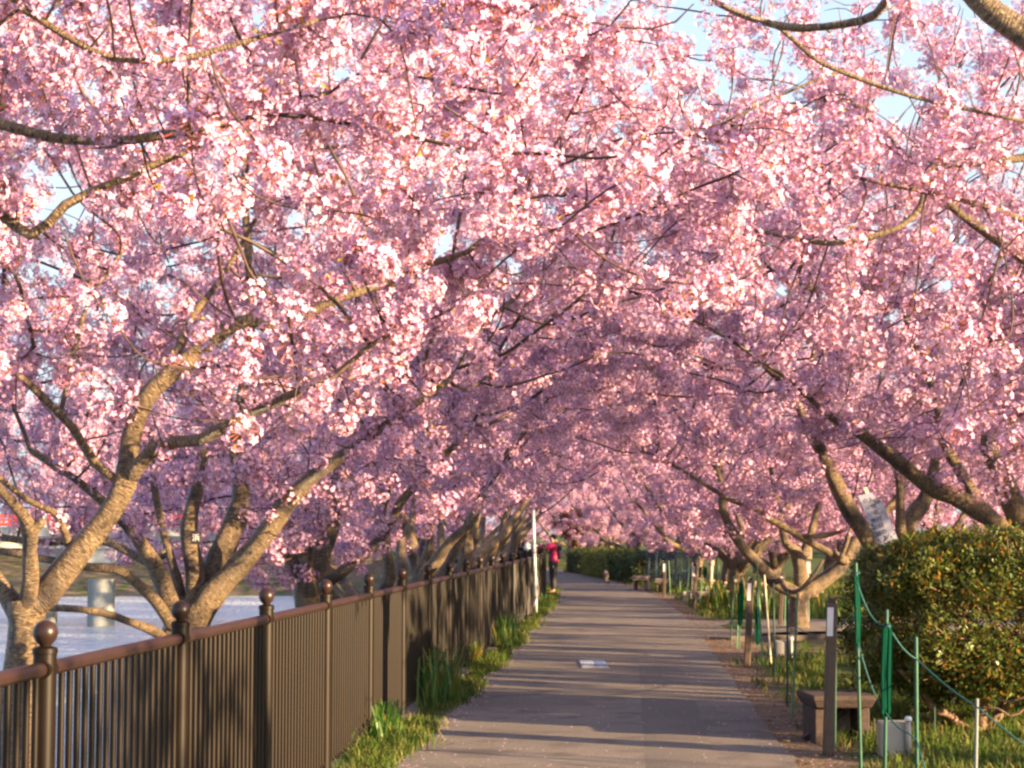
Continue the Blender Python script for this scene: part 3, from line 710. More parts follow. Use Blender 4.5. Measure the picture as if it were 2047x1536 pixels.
root = thing("cherry_tree", "dark-limbed cherry tree rising behind the big rounded shrub at the right", "cherry tree", (5.3, 19.0, 0), GR)
Y1 = 19.0; t = Tree(113, .15)
t.chain("trunk", [(5.3, 19, -.1), (5.25, 19, .6), P(2055, 1120, 19)], [.27, .22, .2])
for L_ in ([(2030, 1110, 0, 24), (1995, 1050, 0, 22), (1930, 1003, 0, 22), (1850, 965, -.1, 19), (1785, 915, -.2, 17), (1720, 868, -.3, 13), (1680, 850, -.4, 9), (1600, 780, -.6, 7)],
           [(1985, 1040, .1, 15), (1945, 980, .1, 14), (1905, 920, .1, 14), (1885, 880, .1, 11), (1870, 800, .2, 9), (1790, 560, .5, 8), (1800, 470, .6, 5)],
           [(2060, 1090, .2, 30), (2030, 1020, .2, 28), (2000, 950, .2, 25), (1978, 905, .2, 21), (1985, 820, .3, 18), (2000, 700, .4, 14), (1950, 560, .6, 10)],
           [(2000, 700, .4, 12), (1900, 640, .2, 10), (1760, 600, 0, 10), (1650, 580, -.2, 8), (1560, 560, -.4, 6)]):
    p, r_ = C(L_); t.chain("limb", p, r_, .015)
A = np.vstack([ell(t.r, 1150, (3.9, 18.8, 4.6), (4.0, 3.0, 2.7), 2.5, lambda p: tunnel(p, 2.1, 3.3)), ell(t.r, 60, (4.6, 18.0, 2.6), (1.3, .8, .5), 2.0)])
t.grow(A, .21, 2, 3400, (0, 0, .04)); t.finish(); NB += t.build(root, bloom=2.0, bscale=1.1)

root = thing("cherry_tree", "leaning spotted-bark cherry tree behind the tilted white notice board", "cherry tree", (4.9, 25.0, 0), GR)
Y1 = 25.0; t = Tree(114, .16)
t.chain("trunk", [(4.9, 25, -.1), (4.88, 25, .6), P(1760, 1120, 25)], [.24, .2, .18])
for L_ in ([(1755, 1120, 0, 22), (1735, 1080, 0, 20), (1700, 1020, 0, 20), (1670, 965, -.1, 18), (1640, 900, -.2, 15), (1615, 860, -.3, 12), (1585, 790, -.4, 9), (1500, 700, -.6, 7)],
           [(1632, 890, -.2, 11), (1638, 830, 0, 10), (1620, 760, .2, 8), (1640, 640, .4, 6)],
           [(1790, 1100, .3, 24), (1820, 1040, .4, 20), (1855, 985, .5, 18), (1870, 920, .6, 12), (1880, 840, .8, 9)],
           [(1800, 1080, .2, 14), (1800, 1000, .2, 10), (1795, 940, .2, 9), (1770, 860, .3, 6)]):
    p, r_ = C(L_); t.chain("limb", p, r_, .015)
A = ell(t.r, 1100, (3.9, 24.8, 4.6), (4.2, 3.4, 2.7), 2.3, lambda p: tunnel(p, 2.1, 3.1))
t.grow(A, .22, 2, 3300, (0, 0, .04)); t.finish(); NB += t.build(root, bloom=2.0, bscale=1.15)

root = thing("cherry_tree", "low-forking pale-barked cherry tree on the lawn past the side path", "cherry tree", (*P(1595, 1262, 32.0)[:2], 0), GR)
Y1 = 32.0; t = Tree(115, .17)
b0 = P(1597, 1250, 32.0)
t.chain("trunk", [(b0[0], 32, -.1), b0, P(1595, 1205, 32), P(1605, 1180, 32)], [.24, .18, .165, .155])
for L_ in ([(1590, 1185, -.1, 20), (1550, 1165, -.2, 19), (1520, 1130, -.2, 18), (1490, 1100, -.3, 16), (1465, 1065, -.3, 15), (1445, 1020, -.4, 13), (1440, 960, -.5, 9), (1410, 880, -.7, 7)],
           [(1602, 1180, 0, 22), (1600, 1135, 0, 21), (1590, 1100, 0, 18), (1570, 1085, .0, 13), (1560, 1040, .1, 10), (1540, 940, .2, 7)],
           [(1598, 1120, .05, 15), (1615, 1085, .2, 13), (1640, 1000, .4, 9)],
           [(1620, 1180, .1, 24), (1660, 1150, .1, 22), (1690, 1120, .1, 20), (1720, 1070, .2, 16), (1790, 1000, .4, 11), (1840, 900, .6, 8)],
           [(1690, 1122, 0, 14), (1650, 1100, -.3, 11), (1600, 1073, -.5, 11), (1540, 1040, -.7, 10), (1505, 1012, -.8, 10), (1460, 1000, -.9, 8), (1380, 950, -1.1, 6), (1290, 900, -1.3, 4)],
           [(1600, 1074, -.5, 8), (1650, 1070, -.6, 8), (1690, 1060, -.7, 5)],
           [(1680, 1118, -.3, 9), (1694, 1080, -.4, 7), (1700, 1056, -.4, 5)],
           [(1560, 1160, -.4, 8), (1575, 1182, -.6, 8), (1600, 1180, -.8, 7), (1625, 1150, -.9, 6), (1645, 1120, -1, 4)]):
    p, r_ = C(L_); t.chain("limb", p, np.array(r_) * .78, .012)
A = np.vstack([ell(t.r, 1000, (3.9, 31.6, 4.4), (4.2, 3.6, 2.7), 2.2, lambda p: tunnel(p, 2.2, 3.0)), ell(t.r, 120, (4.6, 33.8, 2.1), (2.4, 1.2, .7), 1.5)])
t.grow(A, .24, 2, 3000, (0, 0, .04)); t.finish(); NB += t.build(root, bloom=2.1, bscale=1.2)

# --- generic trees of the two rows, in local coordinates (path side is +x)
def generic(seed, pathx, zmin, arch_h, low=False):
    t = Tree(seed, .19); r = t.r
    th = r.uniform(.6, .95)
    t.chain("trunk", [(0, 0, -.25), (r.normal(0, .03), r.normal(0, .03), th * .5), (r.normal(0, .08), r.normal(0, .08), th)], [.25, .20, .18] if low else [.36, .29, .27])
    top = t.pos[-1]; nl = 5
    for k in range(nl):
        az = k * 2 * math.pi / nl + r.normal(0, .25); el = R(r.uniform(38, 62)); L_ = r.uniform(2.3, 3.2)
        p = np.array(top) - np.array([0, 0, .12]); pts = [p]; rr = [r.uniform(.09, .13) if low else r.uniform(.14, .20)]
        for q in range(5):
            el2 = el + .22 * math.sin(q * 1.3 + seed + k); az += r.normal(0, .18)
            p = p + np.array([math.cos(az) * math.cos(el2), math.sin(az) * math.cos(el2), math.sin(el2)]) * L_ / 5 + r.normal(0, .05, 3); pts.append(p); rr.append(rr[0] * (1 - (q + 1) * .155))
        t.chain("limb", pts, rr, .02)
    def rej(p): return (((p[:, 0] - pathx) / 2.2) ** 2 + (np.maximum(p[:, 2], 0) / arch_h) ** 2) < 1
    A = ell(r, 620, (.7, 0, 4.3), (4.5, 3.7, 2.6), zmin, rej)
    A = np.vstack([A, ell(r, 150, (-2.6, 0, 2.5), (2.2, 3.0, 1.2), 1.5)])
    if low: A = np.vstack([A, ell(r, 190, (.3, 0, 1.9), (2.7, 3.2, 1.0), 1.0, rej)])
    t.grow(A, .28, 2.4, 2000, (0, 0, .04)); t.finish(.005)
    e = bpy.data.objects.new("cherry_tree", None); COL.objects.link(e); e.empty_display_size = .2
    n = t.build(e, local=True, sides_hi=8, bloom=1.7, bscale=1.4)
    return e
protos = [generic(201, 3.9, 2.6, 3.9), generic(202, 3.9, 2.6, 3.8), generic(203, 3.6, 2.7, 3.8), generic(204, 3.5, 1.9, 3.6, True), generic(205, 3.6, 1.8, 3.6, True)]
used = set()
def copy_tree(pi, loc, rz, s, label, group, name=None):
    src_ = protos[pi]
    if pi not in used: used.add(pi); r_ = src_
    else:
        r_ = src_.copy(); COL.objects.link(r_)
        for ch in src_.children:
            c = ch.copy(); COL.objects.link(c); c.parent = r_
    r_.location = tuple(float(c) for c in loc); r_.rotation_euler = (0, 0, rz); r_.scale = (s, s, s)
    tag(r_, label, "cherry tree", group)
    return r_
jr = np.random.RandomState(9)
posts_names = {30: "fifth cherry tree along the river row, thick-trunked, right behind the fence", 36: "sixth cherry tree along the river row, behind the fence", 42: "seventh cherry tree along the river row, left of the white pole", 48: "eighth cherry tree along the river row, close behind the white pole",
               55: "ninth cherry tree of the river row where the fence begins to bend", 62: "tenth cherry tree of the river row past the bend of the fence", 70: "eleventh cherry tree of the river row far behind the person", 79: "twelfth cherry tree of the river row far around the bend", 89: "thirteenth cherry tree of the river row at the far end"}
for k, (y, lab) in enumerate(posts_names.items()):
    copy_tree(k % 3, (float(FENX(y)) - 2.1 + jr.normal(0, .2), y + jr.normal(0, .4), -.78), jr.normal(0, .25), jr.uniform(1.05, 1.2), lab, GL)
rn = {41: "fifth lawn-side cherry tree, beside the low pale bench", 45: "lawn-side cherry tree behind the thick pale support pole", 52: "lawn-side cherry tree behind the two far benches", 59.5: "lawn-side cherry tree beside the dark blue netting", 67: "lawn-side cherry tree behind the dark clipped hedge",
      75: "lawn-side cherry tree behind the pale clipped hedge", 84: "lawn-side cherry tree at the far bend of the path", 94: "last lawn-side cherry tree closing the far end of the tunnel"}
for k, (y, lab) in enumerate(rn.items()):
    copy_tree(3 + k % 2, (float(PATR(y)) + (2.3 if k else 1.35) + jr.normal(0, .2) * (k > 0), y + jr.normal(0, .4) * (k > 0), -.0), math.pi + jr.normal(0, .3), jr.uniform(.95, 1.05), lab, GR)
back = [(12.5, 40, "second-row cherry tree on the lawn, seen between the near trunks at right"), (11.0, 50, "cherry tree of the second row on the lawn, beyond the far benches"), (15.5, 57, "cherry tree standing farthest right in the second lawn row"),
        (10.5, 63, "cherry tree of the second row on the lawn, behind the blue netting"), (9.8, 76, "cherry tree of the second row on the lawn, behind the hedges"), (17.5, 68, "cherry tree deep in the lawn grove behind the blue netting"), 
        (22, 60, "cherry tree at the right side of the lawn grove")]
for k, (x, y, lab) in enumerate(back):
    copy_tree(3 + k % 2, (x, y, 0), jr.uniform(0, 6.28), 1.05, lab, "cherry trees standing on the lawn behind the first row")
closing = [(-6, 102, "cherry tree closing the view left of the path's far bend"), (0, 106, "cherry tree closing the view straight beyond the path's far bend"), (5.5, 104, "cherry tree closing the view right of the path's far bend")]
for k, (x, y, lab) in enumerate(closing):
    copy_tree(3 + k % 2, (x, y, -.3), jr.uniform(0, 6.28), 1.2, lab, "cherry trees closing the far end of the tunnel")
shade_trees = [(10.5, 1.5, .62, "young low cherry tree added for shade, well right of the camera"), (11.5, 14.0, 1.1, "full-grown cherry tree added for shade, right of the tree with large pale bunches"),  # trees added outside the frame to shade the tunnel, path and right row
          (12.0, 20.0, 1.1, "full-grown cherry tree added for shade, right of the big shrub"), (11.5, 26.0, 1.1, "full-grown cherry tree added for shade, right of the leaning spotted tree"), (12.5, 32.0, 1.1, "full-grown cherry tree added for shade, right of the pale-barked tree")]
for k, (x, y, s_, lab) in enumerate(shade_trees):
    copy_tree(k % 3, (x, y, 0), jr.uniform(0, 6.28) if x > 6 else math.pi, s_, lab, "cherry trees added right of the frame for shade")
far = [(x, 117 + (i * 5) % 9, l) for i, (x, l) in enumerate([(-5.5, "distant cherry tree closing the horizon left of the tunnel's end"), (.5, "distant cherry tree closing the horizon behind the tunnel's end"), (6.5, "distant cherry tree closing the horizon just right of the tunnel's end"),
       (12.5, "distant cherry tree closing the horizon behind the clipped hedges"), (18.5, "distant cherry tree closing the horizon behind the far benches"), (24.5, "distant cherry tree closing the horizon behind the support pole"), (30.5, "distant cherry tree closing the horizon behind the pale-barked tree"), (36.5, "distant cherry tree closing the horizon behind the notice board")])]
for k, (x, y, lab) in enumerate(far): copy_tree(3 + k % 2, (x, y, -.2), jr.uniform(0, 6.28), 1.35, lab, "distant cherry trees closing the horizon")
fb = [(-38, 119, "leftmost cherry tree on the far bank behind the bridge"), (-32, 123, "cherry tree on the far bank behind the left end of the bridge"), (-25.5, 120, "cherry tree on the far bank behind the bridge pier"), (-19, 123, "cherry tree on the far bank right of the bridge pier"),
      (-13, 120, "cherry tree on the far bank seen between the river row trunks"), (-30, 134, "tall cherry tree in the back row of the far bank, left of the bridge pier"), (-22, 136, "tall cherry tree in the back row of the far bank, right of the bridge pier")]
for k, (x, y, lab) in enumerate(fb):
    copy_tree(3 + k % 2, (x, y, -.1), jr.uniform(0, 6.28), 1.5 if y < 130 else 2.0, lab, "cherry trees on the far bank")
print("blossom clusters on near trees", NB)

# small black number plate on the second tree's stem
np_ = thing("number_plate", "small black plate with one white character fixed to a stem of the second tree", "sign", P(392, 1075, 17.70))
mb = MB(); c = P(392, 1075, 17.70); mb.box(c[0] - .05, c[0] + .05, c[1] - .006, c[1] + .006, c[2] - .06, c[2] + .06); bevel(mk("plate", mb, M['ink'], np_, smooth=False), .003)
def text(s, size, parent, locv, rot, m, name="lettering", sp=1.0, ext=.0008):
    cu = bpy.data.curves.new(name, 'FONT'); cu.body = s; cu.size = size; cu.extrude = ext; cu.align_x = 'CENTER'; cu.space_line = sp; cu.resolution_u = 3
    cu.materials.append(m); tmp_ = bpy.data.objects.new(name, cu); COL.objects.link(tmp_); bpy.context.view_layer.update()
    me = bpy.data.meshes.new_from_object(tmp_.evaluated_get(bpy.context.evaluated_depsgraph_get())); bpy.data.objects.remove(tmp_)
    o = bpy.data.objects.new(name, me); COL.objects.link(o); o.parent = parent; o.location = locv; o.rotation_euler = rot; return o
text("浜", .074, np_, (0, -.008, -.028), (math.pi / 2, 0, 0), M['white'])

# ------------------------------------------------------------------ bridge
BY = 73.0
br = thing("road_bridge", "road bridge with red railing, cream girder and concrete piers crossing the river at the left", "bridge", (-20, BY, WATER))
zt = lambda py: P(0, py, BY)[2]
xe = -8.5
mb = MB(); mb.box(-75, xe, BY - .3, BY + 6, zt(1072), zt(1054)); mk("deck", mb, M['concrete'], br, smooth=False)
mb = MB(); mb.box(-75, xe, BY + .25, BY + .75, zt(1094), zt(1072) - .003); mb.box(-75, xe, BY + 4.8, BY + 5.4, zt(1094), zt(1072) - .003); mb.box(-75, xe, BY + .12, BY + .25 - .003, zt(1096), zt(1093)); mk("girder", mb, M['cream'], br, smooth=False)
for k, x in enumerate(np.arange(-60, xe, 2.0)):
    mb = MB(); mb.box(x, x + .16, BY - .22, BY - .06, zt(1054) + .002, zt(1028)); mk("railing_post", mb, M['white'] if k % 2 else M['redpaint'], br, smooth=False)
mb = MB()
for z0, z1 in ((zt(1052), zt(1046)), (zt(1042), zt(1038)), (zt(1033), zt(1029))): mb.box(-75, xe, BY - .18, BY - .10, z0, z1)
for x in np.arange(-60, xe, .22): mb.box(x, x + .07, BY - .17, BY - .11, zt(1052), zt(1030))
mk("railing", mb, M['redpaint'], br, smooth=False)
for pxc, w_ in ((203, 27), (92, 24)):
    yy = BY + 1.6 if pxc == 203 else BY + 4.5; c = P(pxc, 1160, yy); rr = w_ / F * yy
    mb = MB(); mb.lathe((c[0], yy, -3.5), [(rr, 0), (rr, c[2] + 3.5 + .05)], 20); mk("pier", mb, M['concrete'], br, sharp=40)
    mb = MB(); z2 = zt(1096) - .004; z1 = z2 - .75
    v = [(c[0] - rr * 1.0, yy - .9, z1), (c[0] + rr * 1.0, yy - .9, z1), (c[0] + rr * 1.0, yy + .9, z1), (c[0] - rr, yy + .9, z1), (c[0] - rr * 1.6, yy - 1.2, z2), (c[0] + rr * 1.6, yy - 1.2, z2), (c[0] + rr * 1.6, yy + 1.2, z2), (c[0] - rr * 1.6, yy + 1.2, z2)]
    mb.add(v, [(3, 2, 1, 0), (4, 5, 6, 7), (0, 1, 5, 4), (1, 2, 6, 5), (2, 3, 7, 6), (3, 0, 4, 7)]); mk("pier_cap", mb, M['cream'], br, smooth=False)

# ------------------------------------------------------------------ grass and low plants
def tuft(seed, n, h, spread, mats_p, lean=.5, wd=.006, seg=2):
    r = np.random.RandomState(seed); mb = MB()
    for i in range(n):
        az = r.uniform(0, 6.28); b0 = np.array([r.normal(0, spread), r.normal(0, spread), 0]); hh = h * r.uniform(.5, 1.1); ln = lean * r.uniform(.2, 1.2) * hh
        d = np.array([math.cos(az), math.sin(az), 0]); sd_ = np.array([-d[1], d[0], 0]) * wd * r.uniform(.7, 1.3)
        m1 = b0 + d * ln * .3 + np.array([0, 0, hh * .6]); m2 = b0 + d * ln + np.array([0, 0, hh * r.uniform(.75, 1.0)])
        mb.add([b0 - sd_, b0 + sd_, m1 + sd_ * .8, m1 - sd_ * .8, m2], [(0, 1, 2, 3), (3, 2, 4)], r.choice(len(mats_p), p=mats_p))
    return mb
gsrc = [src("grass_source", tuft(i, 14, .09 if i < 2 else .13, .035, [.8, .2], .7, .004), [M['grass'], M['grass_dry']]) for i in range(3)]
gsrc += [src("grass_source", tuft(7, 12, .10, .04, [.25, .75], .9, .003), [M['grass'], M['grass_dry']])]
NG_GRASS = node_group("grass_growth", gsrc)
r = np.random.RandomState(21)
n = 15000
yy = 11.5 + (r.rand(n) ** 1.5) * 50; xx = PATR(yy) + .05 + (r.rand(n) ** .8) * (3.2 + yy * .14)
patch = np.sin(xx * 1.7 + .4) * np.sin(yy * .9 + xx) + r.normal(0, .5, n)
edge = (xx - PATR(yy))
ok = ((patch > -.5) & (edge > .35 + .3 * r.rand(n))) | (r.rand(n) < .10)
ok &= ~((xx > 2.9) & (yy > 28.6 + .1 * xx) & (yy < 36)); ok &= ~((xx > 2.6) & (xx < 4.6) & (yy > 24.5) & (yy < 30.5) & (r.rand(n) < .9))
xx, yy = xx[ok], yy[ok]; n = len(xx)
zz = land_z(xx, yy) + .05 * np.sin(xx * .9 + 1.3) * np.sin(yy * .7) * (xx > PATR(yy) + .6)
tag(scatter("lawn_grass", np.stack([xx, yy, zz], -1), np.stack([r.normal(0, .15, n), r.normal(0, .15, n), r.uniform(0, 6.28, n)], -1), r.uniform(.6, 1.5, n) * (1 + (yy - 12) / 60), np.where(r.rand(n) < .25, 3, r.randint(0, 3, n)), NG_GRASS), "short green and straw-coloured grass growing over the lawn right of the path", "grass")
n = 5200
yy = 10.5 + (r.rand(n) ** 1.3) * 45; lo, hi = FENX(yy) + .05, PATL(yy) + .05; xx = lo + (hi - lo) * r.rand(n) ** 1.3
dens = .5 + .5 * np.sin(yy * 1.35 + .5) + r.normal(0, .15, n); ok = dens > .22; xx, yy, dens = xx[ok], yy[ok], dens[ok]; n = len(xx)
tag(scatter("verge_grass", np.stack([xx, yy, np.zeros(n)], -1), np.stack([r.normal(0, .2, n), r.normal(0, .2, n), r.uniform(0, 6.28, n)], -1), r.uniform(.6, 1.4, n) * (.5 + .8 * np.clip(dens, 0, 1)), np.where(r.rand(n) < .2, 3, r.randint(0, 3, n)), NG_GRASS), "bright green grass in the narrow strip between the railing and the path", "grass")

def long_plant(px, py, label, h=.5, n=70, dry=.1, sp=.12):
    Yd, x = Gd(px, py)
    root = thing("leafy_plant", label, "plant", (x, Yd, 0), "clumps of long leaves at the foot of the railing")
    r = np.random.RandomState(int(px)); mb = MB()
    for i in range(n):
        az = r.uniform(0, 6.28); b0 = np.array([x + r.normal(0, sp * .6), Yd + r.normal(0, sp * 2.4), 0.0]); b0[0] = max(b0[0], float(FENX(b0[1])) + .06)
        hh = h * r.uniform(.5, 1.05); ln = hh * r.uniform(.1, .75); d = np.array([math.cos(az), math.sin(az), 0]); s_ = np.array([-d[1], d[0], 0]) * r.uniform(.006, .011)
        pts = [b0, b0 + d * ln * .18 + [0, 0, hh * .5], b0 + d * ln * .55 + [0, 0, hh * .85], b0 + d * ln + [0, 0, hh * r.uniform(.75, 1.0)]]
        v = [];
        for q, w_ in zip(pts[:3], (.8, 1, .7)): v += [q - s_ * w_, q + s_ * w_]
        mb.add(v + [pts[3]], [(0, 1, 3, 2), (2, 3, 5, 4), (4, 5, 6)], 1 if r.rand() < dry else 0)
    mk("long_leaves", mb, [M['iris'], M['yleaf']], root, kind="stuff", smooth=False)
long_plant(765, 1475, "low bright green leafy clump nearest the camera at the foot of the railing", .34, 110, .03, .13)
long_plant(870, 1400, "tall clump of long green leaves with orange tips at the foot of the railing", .60, 130, .14, .16)
long_plant(925, 1330, "straw-coloured wispy clump between two green clumps by the railing", .36, 80, .35, .15)
long_plant(1005, 1290, "upright yellow-green clump of long leaves just before the white pole", .58, 130, .06, .17)
long_plant(1085, 1220, "small green clump of leaves just behind the white pole", .42, 110, .05, .2)

def flower_bed_clump(px, py, label, h=.45):
    Yd, x = Gd(px, py)
    root = thing("flowering_plant", label, "plant", (x, Yd, 0), "leafy flowering clumps around the pale-barked tree")
    r = np.random.RandomState(int(px)); mb = MB(); fl = MB()
    for i in range(120):
        az = r.uniform(0, 6.28); b0 = np.array([x + r.normal(0, .22), Yd + r.normal(0, .35), 0]); hh = h * r.uniform(.5, 1.1); d = np.array([math.cos(az), math.sin(az), 0]); s_ = np.array([-d[1], d[0], 0]) * .012
        m1 = b0 + d * hh * .1 + [0, 0, hh * .6]; m2 = b0 + d * hh * .35 + [0, 0, hh]
        mb.add([b0 - s_, b0 + s_, m1 + s_, m1 - s_, m2], [(0, 1, 2, 3), (3, 2, 4)], 1 if r.rand() < .15 else 0)
        if i % 9 == 0:
            c_ = m2 + [0, 0, .03]
            for k in range(5):
                t_ = k * 1.257; e1 = np.array([math.cos(t_), 0.2, math.sin(t_)]) * .03; e2 = np.array([math.cos(t_ + .6), 0.1, math.sin(t_ + .6)]) * .025
                fl.add([c_, c_ + e1, c_ + e1 + e2 * .3, c_ + e2], [(0, 1, 2, 3)])
    mk("leaves", mb, [M['iris'], M['yleaf']], root, kind="stuff", smooth=False); mk("flowers", fl, M['flower_w'], root, kind="stuff", smooth=False)
for px, py, lab, h in ((1455, 1215, "leafy flowering clump left of the pale-barked tree, nearest the low bench", .6), (1500, 1222, "leafy flowering clump under the left limb of the pale-barked tree", .65), (1545, 1228, "leafy flowering clump touching the left of the pale-barked trunk", .6),
                       (1650, 1240, "yellow-green leafy clump right of the pale-barked trunk", .62), (1415, 1200, "leafy clump directly behind the low pale bench", .5)):
    flower_bed_clump(px, py, lab, h)

# ------------------------------------------------------------------ shrub at the right
def leaf_source(seed, n, L0, mats_p, rad=.05):
    r = np.random.RandomState(seed); mb = MB()
    for i in range(n):
        d = unit(r, 1)[0]; d[2] = d[2] * .7 + .3; d /= np.linalg.norm(d); a, b, n_ = basis(d); L_ = L0 * r.uniform(.6, 1.15); c = d * rad * r.uniform(.1, .8) + r.normal(0, rad * .35, 3)
        up = n_ if False else b
        mb.add([c, c + d * L_ * .45 + a * L_ * .24, c + d * L_ - up * L_ * .08, c + d * L_ * .45 - a * L_ * .24], [(0, 1, 2, 3)], r.choice(len(mats_p), p=mats_p))
    return mb
shs = [src("leaf_source", leaf_source(i, 11, .05, [.84, .16]), [M['shrub'], M['shrub_y']]) for i in range(4)]
NG_SHRUB = node_group("shrub_growth", shs)
shrub = thing("shrub", "large rounded evergreen shrub with yellowing small leaves at the right edge", "shrub", (4.15, 15.9, 0))
r = np.random.RandomState(31)
def shrub_surface(n):
    th = r.uniform(0, 2 * math.pi, n); ph = np.arcsin(r.uniform(-1, 1, n))
    e = .62
    def sp(v, k): return np.sign(v) * np.abs(v) ** k
    x = sp(np.cos(th), e) * sp(np.cos(ph), e); y = sp(np.sin(th), e) * sp(np.cos(ph), e); z = sp(np.sin(ph), e)
    depth = 1 - np.abs(r.normal(0, .10, n)) + (r.rand(n) < .03) * .06; lump = 1 + .05 * np.sin(th * 5 + ph * 3) + .05 * np.sin(th * 9 - ph * 7 + 1) + .035 * np.sin(th * 23 + ph * 17) * np.sin(ph * 19 - th * 5)
    s_ = (depth * lump)[:, None]
    return np.stack([x * 1.32, y * 1.15, z * .68], -1) * s_ + np.array([4.22, 15.9, .98]) + np.stack([0 * x, 0 * x, .05 * x], -1)
n = 10500; pts = shrub_surface(n); pts = pts[pts[:, 2] > .24 + .10 * np.sin(pts[:, 0] * 7)]; n = len(pts)
scatter("foliage", pts, np.stack([r.normal(0, .6, n), r.normal(0, .6, n), r.uniform(0, 6.28, n)], -1), r.uniform(.7, 1.3, n), r.randint(0, 4, n), NG_SHRUB, shrub)
base = P(1945, 1480, 15.6); base[2] = 0
for pts_, rr in (([base, P(1905, 1440, 15.5), P(1860, 1405, 15.4), P(1800, 1340, 15.3)], (.055, .04, .03, .018)), ([base + [.05, 0, 0], P(1965, 1400, 15.6), P(1950, 1300, 15.7), P(1900, 1180, 15.7)], (.06, .05, .035, .02)),
                 ([base + [.1, .1, 0], P(2010, 1410, 15.8), P(2060, 1300, 15.9), P(2100, 1180, 15.9)], (.05, .04, .03, .02)), ([P(1950, 1420, 14.75), P(1990, 1415, 14.65), P(2020, 1430, 14.6), P(2070, 1400, 14.6)], (.006, .01, .01, .008)),
                 ([P(1990, 1395, 14.8), P(2020, 1400, 14.65), P(2070, 1385, 14.6)], (.007, .009, .009))):
    p, q = resample(pts_, rr, .08); p[1:-1] += r.normal(0, .008, p[1:-1].shape); mb = MB(); mb.tube(p, q, 8); mk("stem", mb, M['shrub_wood'], shrub, bark=True)
mb = MB()
for i in range(420):
    s0 = shrub_surface(1)[0]; c0 = np.array([4.12, 15.9, .7]); d = s0 - c0
    p = [c0 + d * .45, c0 + d * .7 + r.normal(0, .05, 3), c0 + d * 1.0 + r.normal(0, .05, 3)]
    if s0[2] < .4: continue
    p[2] = p[2] + (p[2] - c0) * r.uniform(-.05, .06); p, q = resample(p, (.009, .007, .004), .1); mb.tube(p, q, 4, cap=False)
mk("twigs", mb, M['shrub_wood'], shrub, kind="stuff", bark=True)

# hedges in the distance
hsrc = [src("leaf_source", leaf_source(40 + i, 12, .075, [1.0], .08), [M['hedge']]) for i in range(3)]
hsrc2 = [src("leaf_source", leaf_source(50 + i, 12, .075, [1.0], .08), [M['hedge_y']]) for i in range(3)]
NG_H = node_group("hedge_growth", hsrc); NG_HY = node_group("hedge_growth_pale", hsrc2)
def hedge(px0, px1, top, bot0, bot1, depth, label, ng):
    Ya, _ = Gd(px1, bot1); Yb, _ = Gd(px0, bot0)
    xa, xb = P(px1, bot1, Ya)[0], P(px0, bot0, Yb)[0]; h = P(px1, top, Ya)[2]
    a, b_ = np.array([xa, Ya]), np.array([xb, Yb]); d = (b_ - a) / np.linalg.norm(b_ - a); nrm = np.array([-d[1], d[0]]); 
    if nrm[0] < 0: nrm = -nrm
    root = thing("clipped_hedge", label, "hedge", (xa, Ya, 0), "clipped hedges at the lawn side of the far path")
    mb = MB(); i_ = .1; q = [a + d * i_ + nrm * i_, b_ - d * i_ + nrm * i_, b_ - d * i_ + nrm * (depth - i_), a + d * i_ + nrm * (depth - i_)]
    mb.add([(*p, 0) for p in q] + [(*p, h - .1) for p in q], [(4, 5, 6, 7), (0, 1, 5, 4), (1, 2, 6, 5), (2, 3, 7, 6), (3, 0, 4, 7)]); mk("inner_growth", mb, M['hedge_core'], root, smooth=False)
    Ln = np.linalg.norm(b_ - a); r = np.random.RandomState(int(px0)); P3 = []
    n1 = int(Ln * h * 45); s = r.rand(n1) * Ln; zz_ = r.rand(n1) * h; P3.append(np.column_stack([a + d * s[:, None] + nrm * r.normal(.04, .035, n1)[:, None], zz_]))
    n2 = int(Ln * depth * 45); s = r.rand(n2) * Ln; q_ = r.rand(n2) * depth; P3.append(np.column_stack([a + d * s[:, None] + nrm * q_[:, None], h + r.normal(-.04, .03, n2)]))
    n3 = int(depth * h * 45); q_ = r.rand(n3) * depth; P3.append(np.column_stack([a + nrm * q_[:, None] + d * r.normal(.04, .03, n3)[:, None], r.rand(n3) * h]))
    pts = np.vstack(P3); n = len(pts)
    scatter("foliage", pts, r.uniform(0, 6.28, (n, 3)), r.uniform(.8, 1.4, n), r.randint(0, 3, n), ng, root)
hedge(1215, 1268, 1112, 1157, 1167, 1.3, "dark green clipped hedge nearest the two far benches", NG_H)
hedge(1164, 1213, 1105, 1149, 1158, 1.3, "pale yellow-green clipped hedge beyond the dark hedge", NG_HY)
hedge(1130, 1160, 1103, 1144, 1148, 1.5, "farthest clipped hedge, olive green, at the bend of the path", NG_H)

# dry-leaved tree at the far bend
rsrc = [src("leaf_source", leaf_source(60 + i, 14, .12, [1.0], .12), [M['rusty_leaf']]) for i in range(3)]
NG_R = node_group("dry_leaf_growth", rsrc)
rt = thing("small_tree", "small tree with dark reddish-brown leaves at the far bend of the path", "tree", (2.9, 84, 0))
t = Tree(301, .2); t.chain("trunk", [(2.9, 84, -.1), (2.95, 84, .9)], [.1, .08]); A = ell(t.r, 130, (2.9, 84, 1.9), (1.3, 1.2, .75), 1.1); t.grow(A, .25, 2, 500); t.finish()
for nm, idx in t.chains: mb = MB(); mb.tube(np.array(t.pos)[idx], np.array(t.rad)[idx], 6); mk(nm, mb, M['bark'], rt, bark=True)
pp = np.array(t.pos)[[i for i in range(len(t.pos)) if t.hand[i] < 0]]; pp = np.repeat(pp, 3, 0) + t.r.normal(0, .08, (len(pp) * 3, 3)); n = len(pp)
scatter("foliage", pp, t.r.uniform(0, 6.28, (n, 3)), t.r.uniform(.8, 1.3, n), t.r.randint(0, 3, n), NG_R, rt)

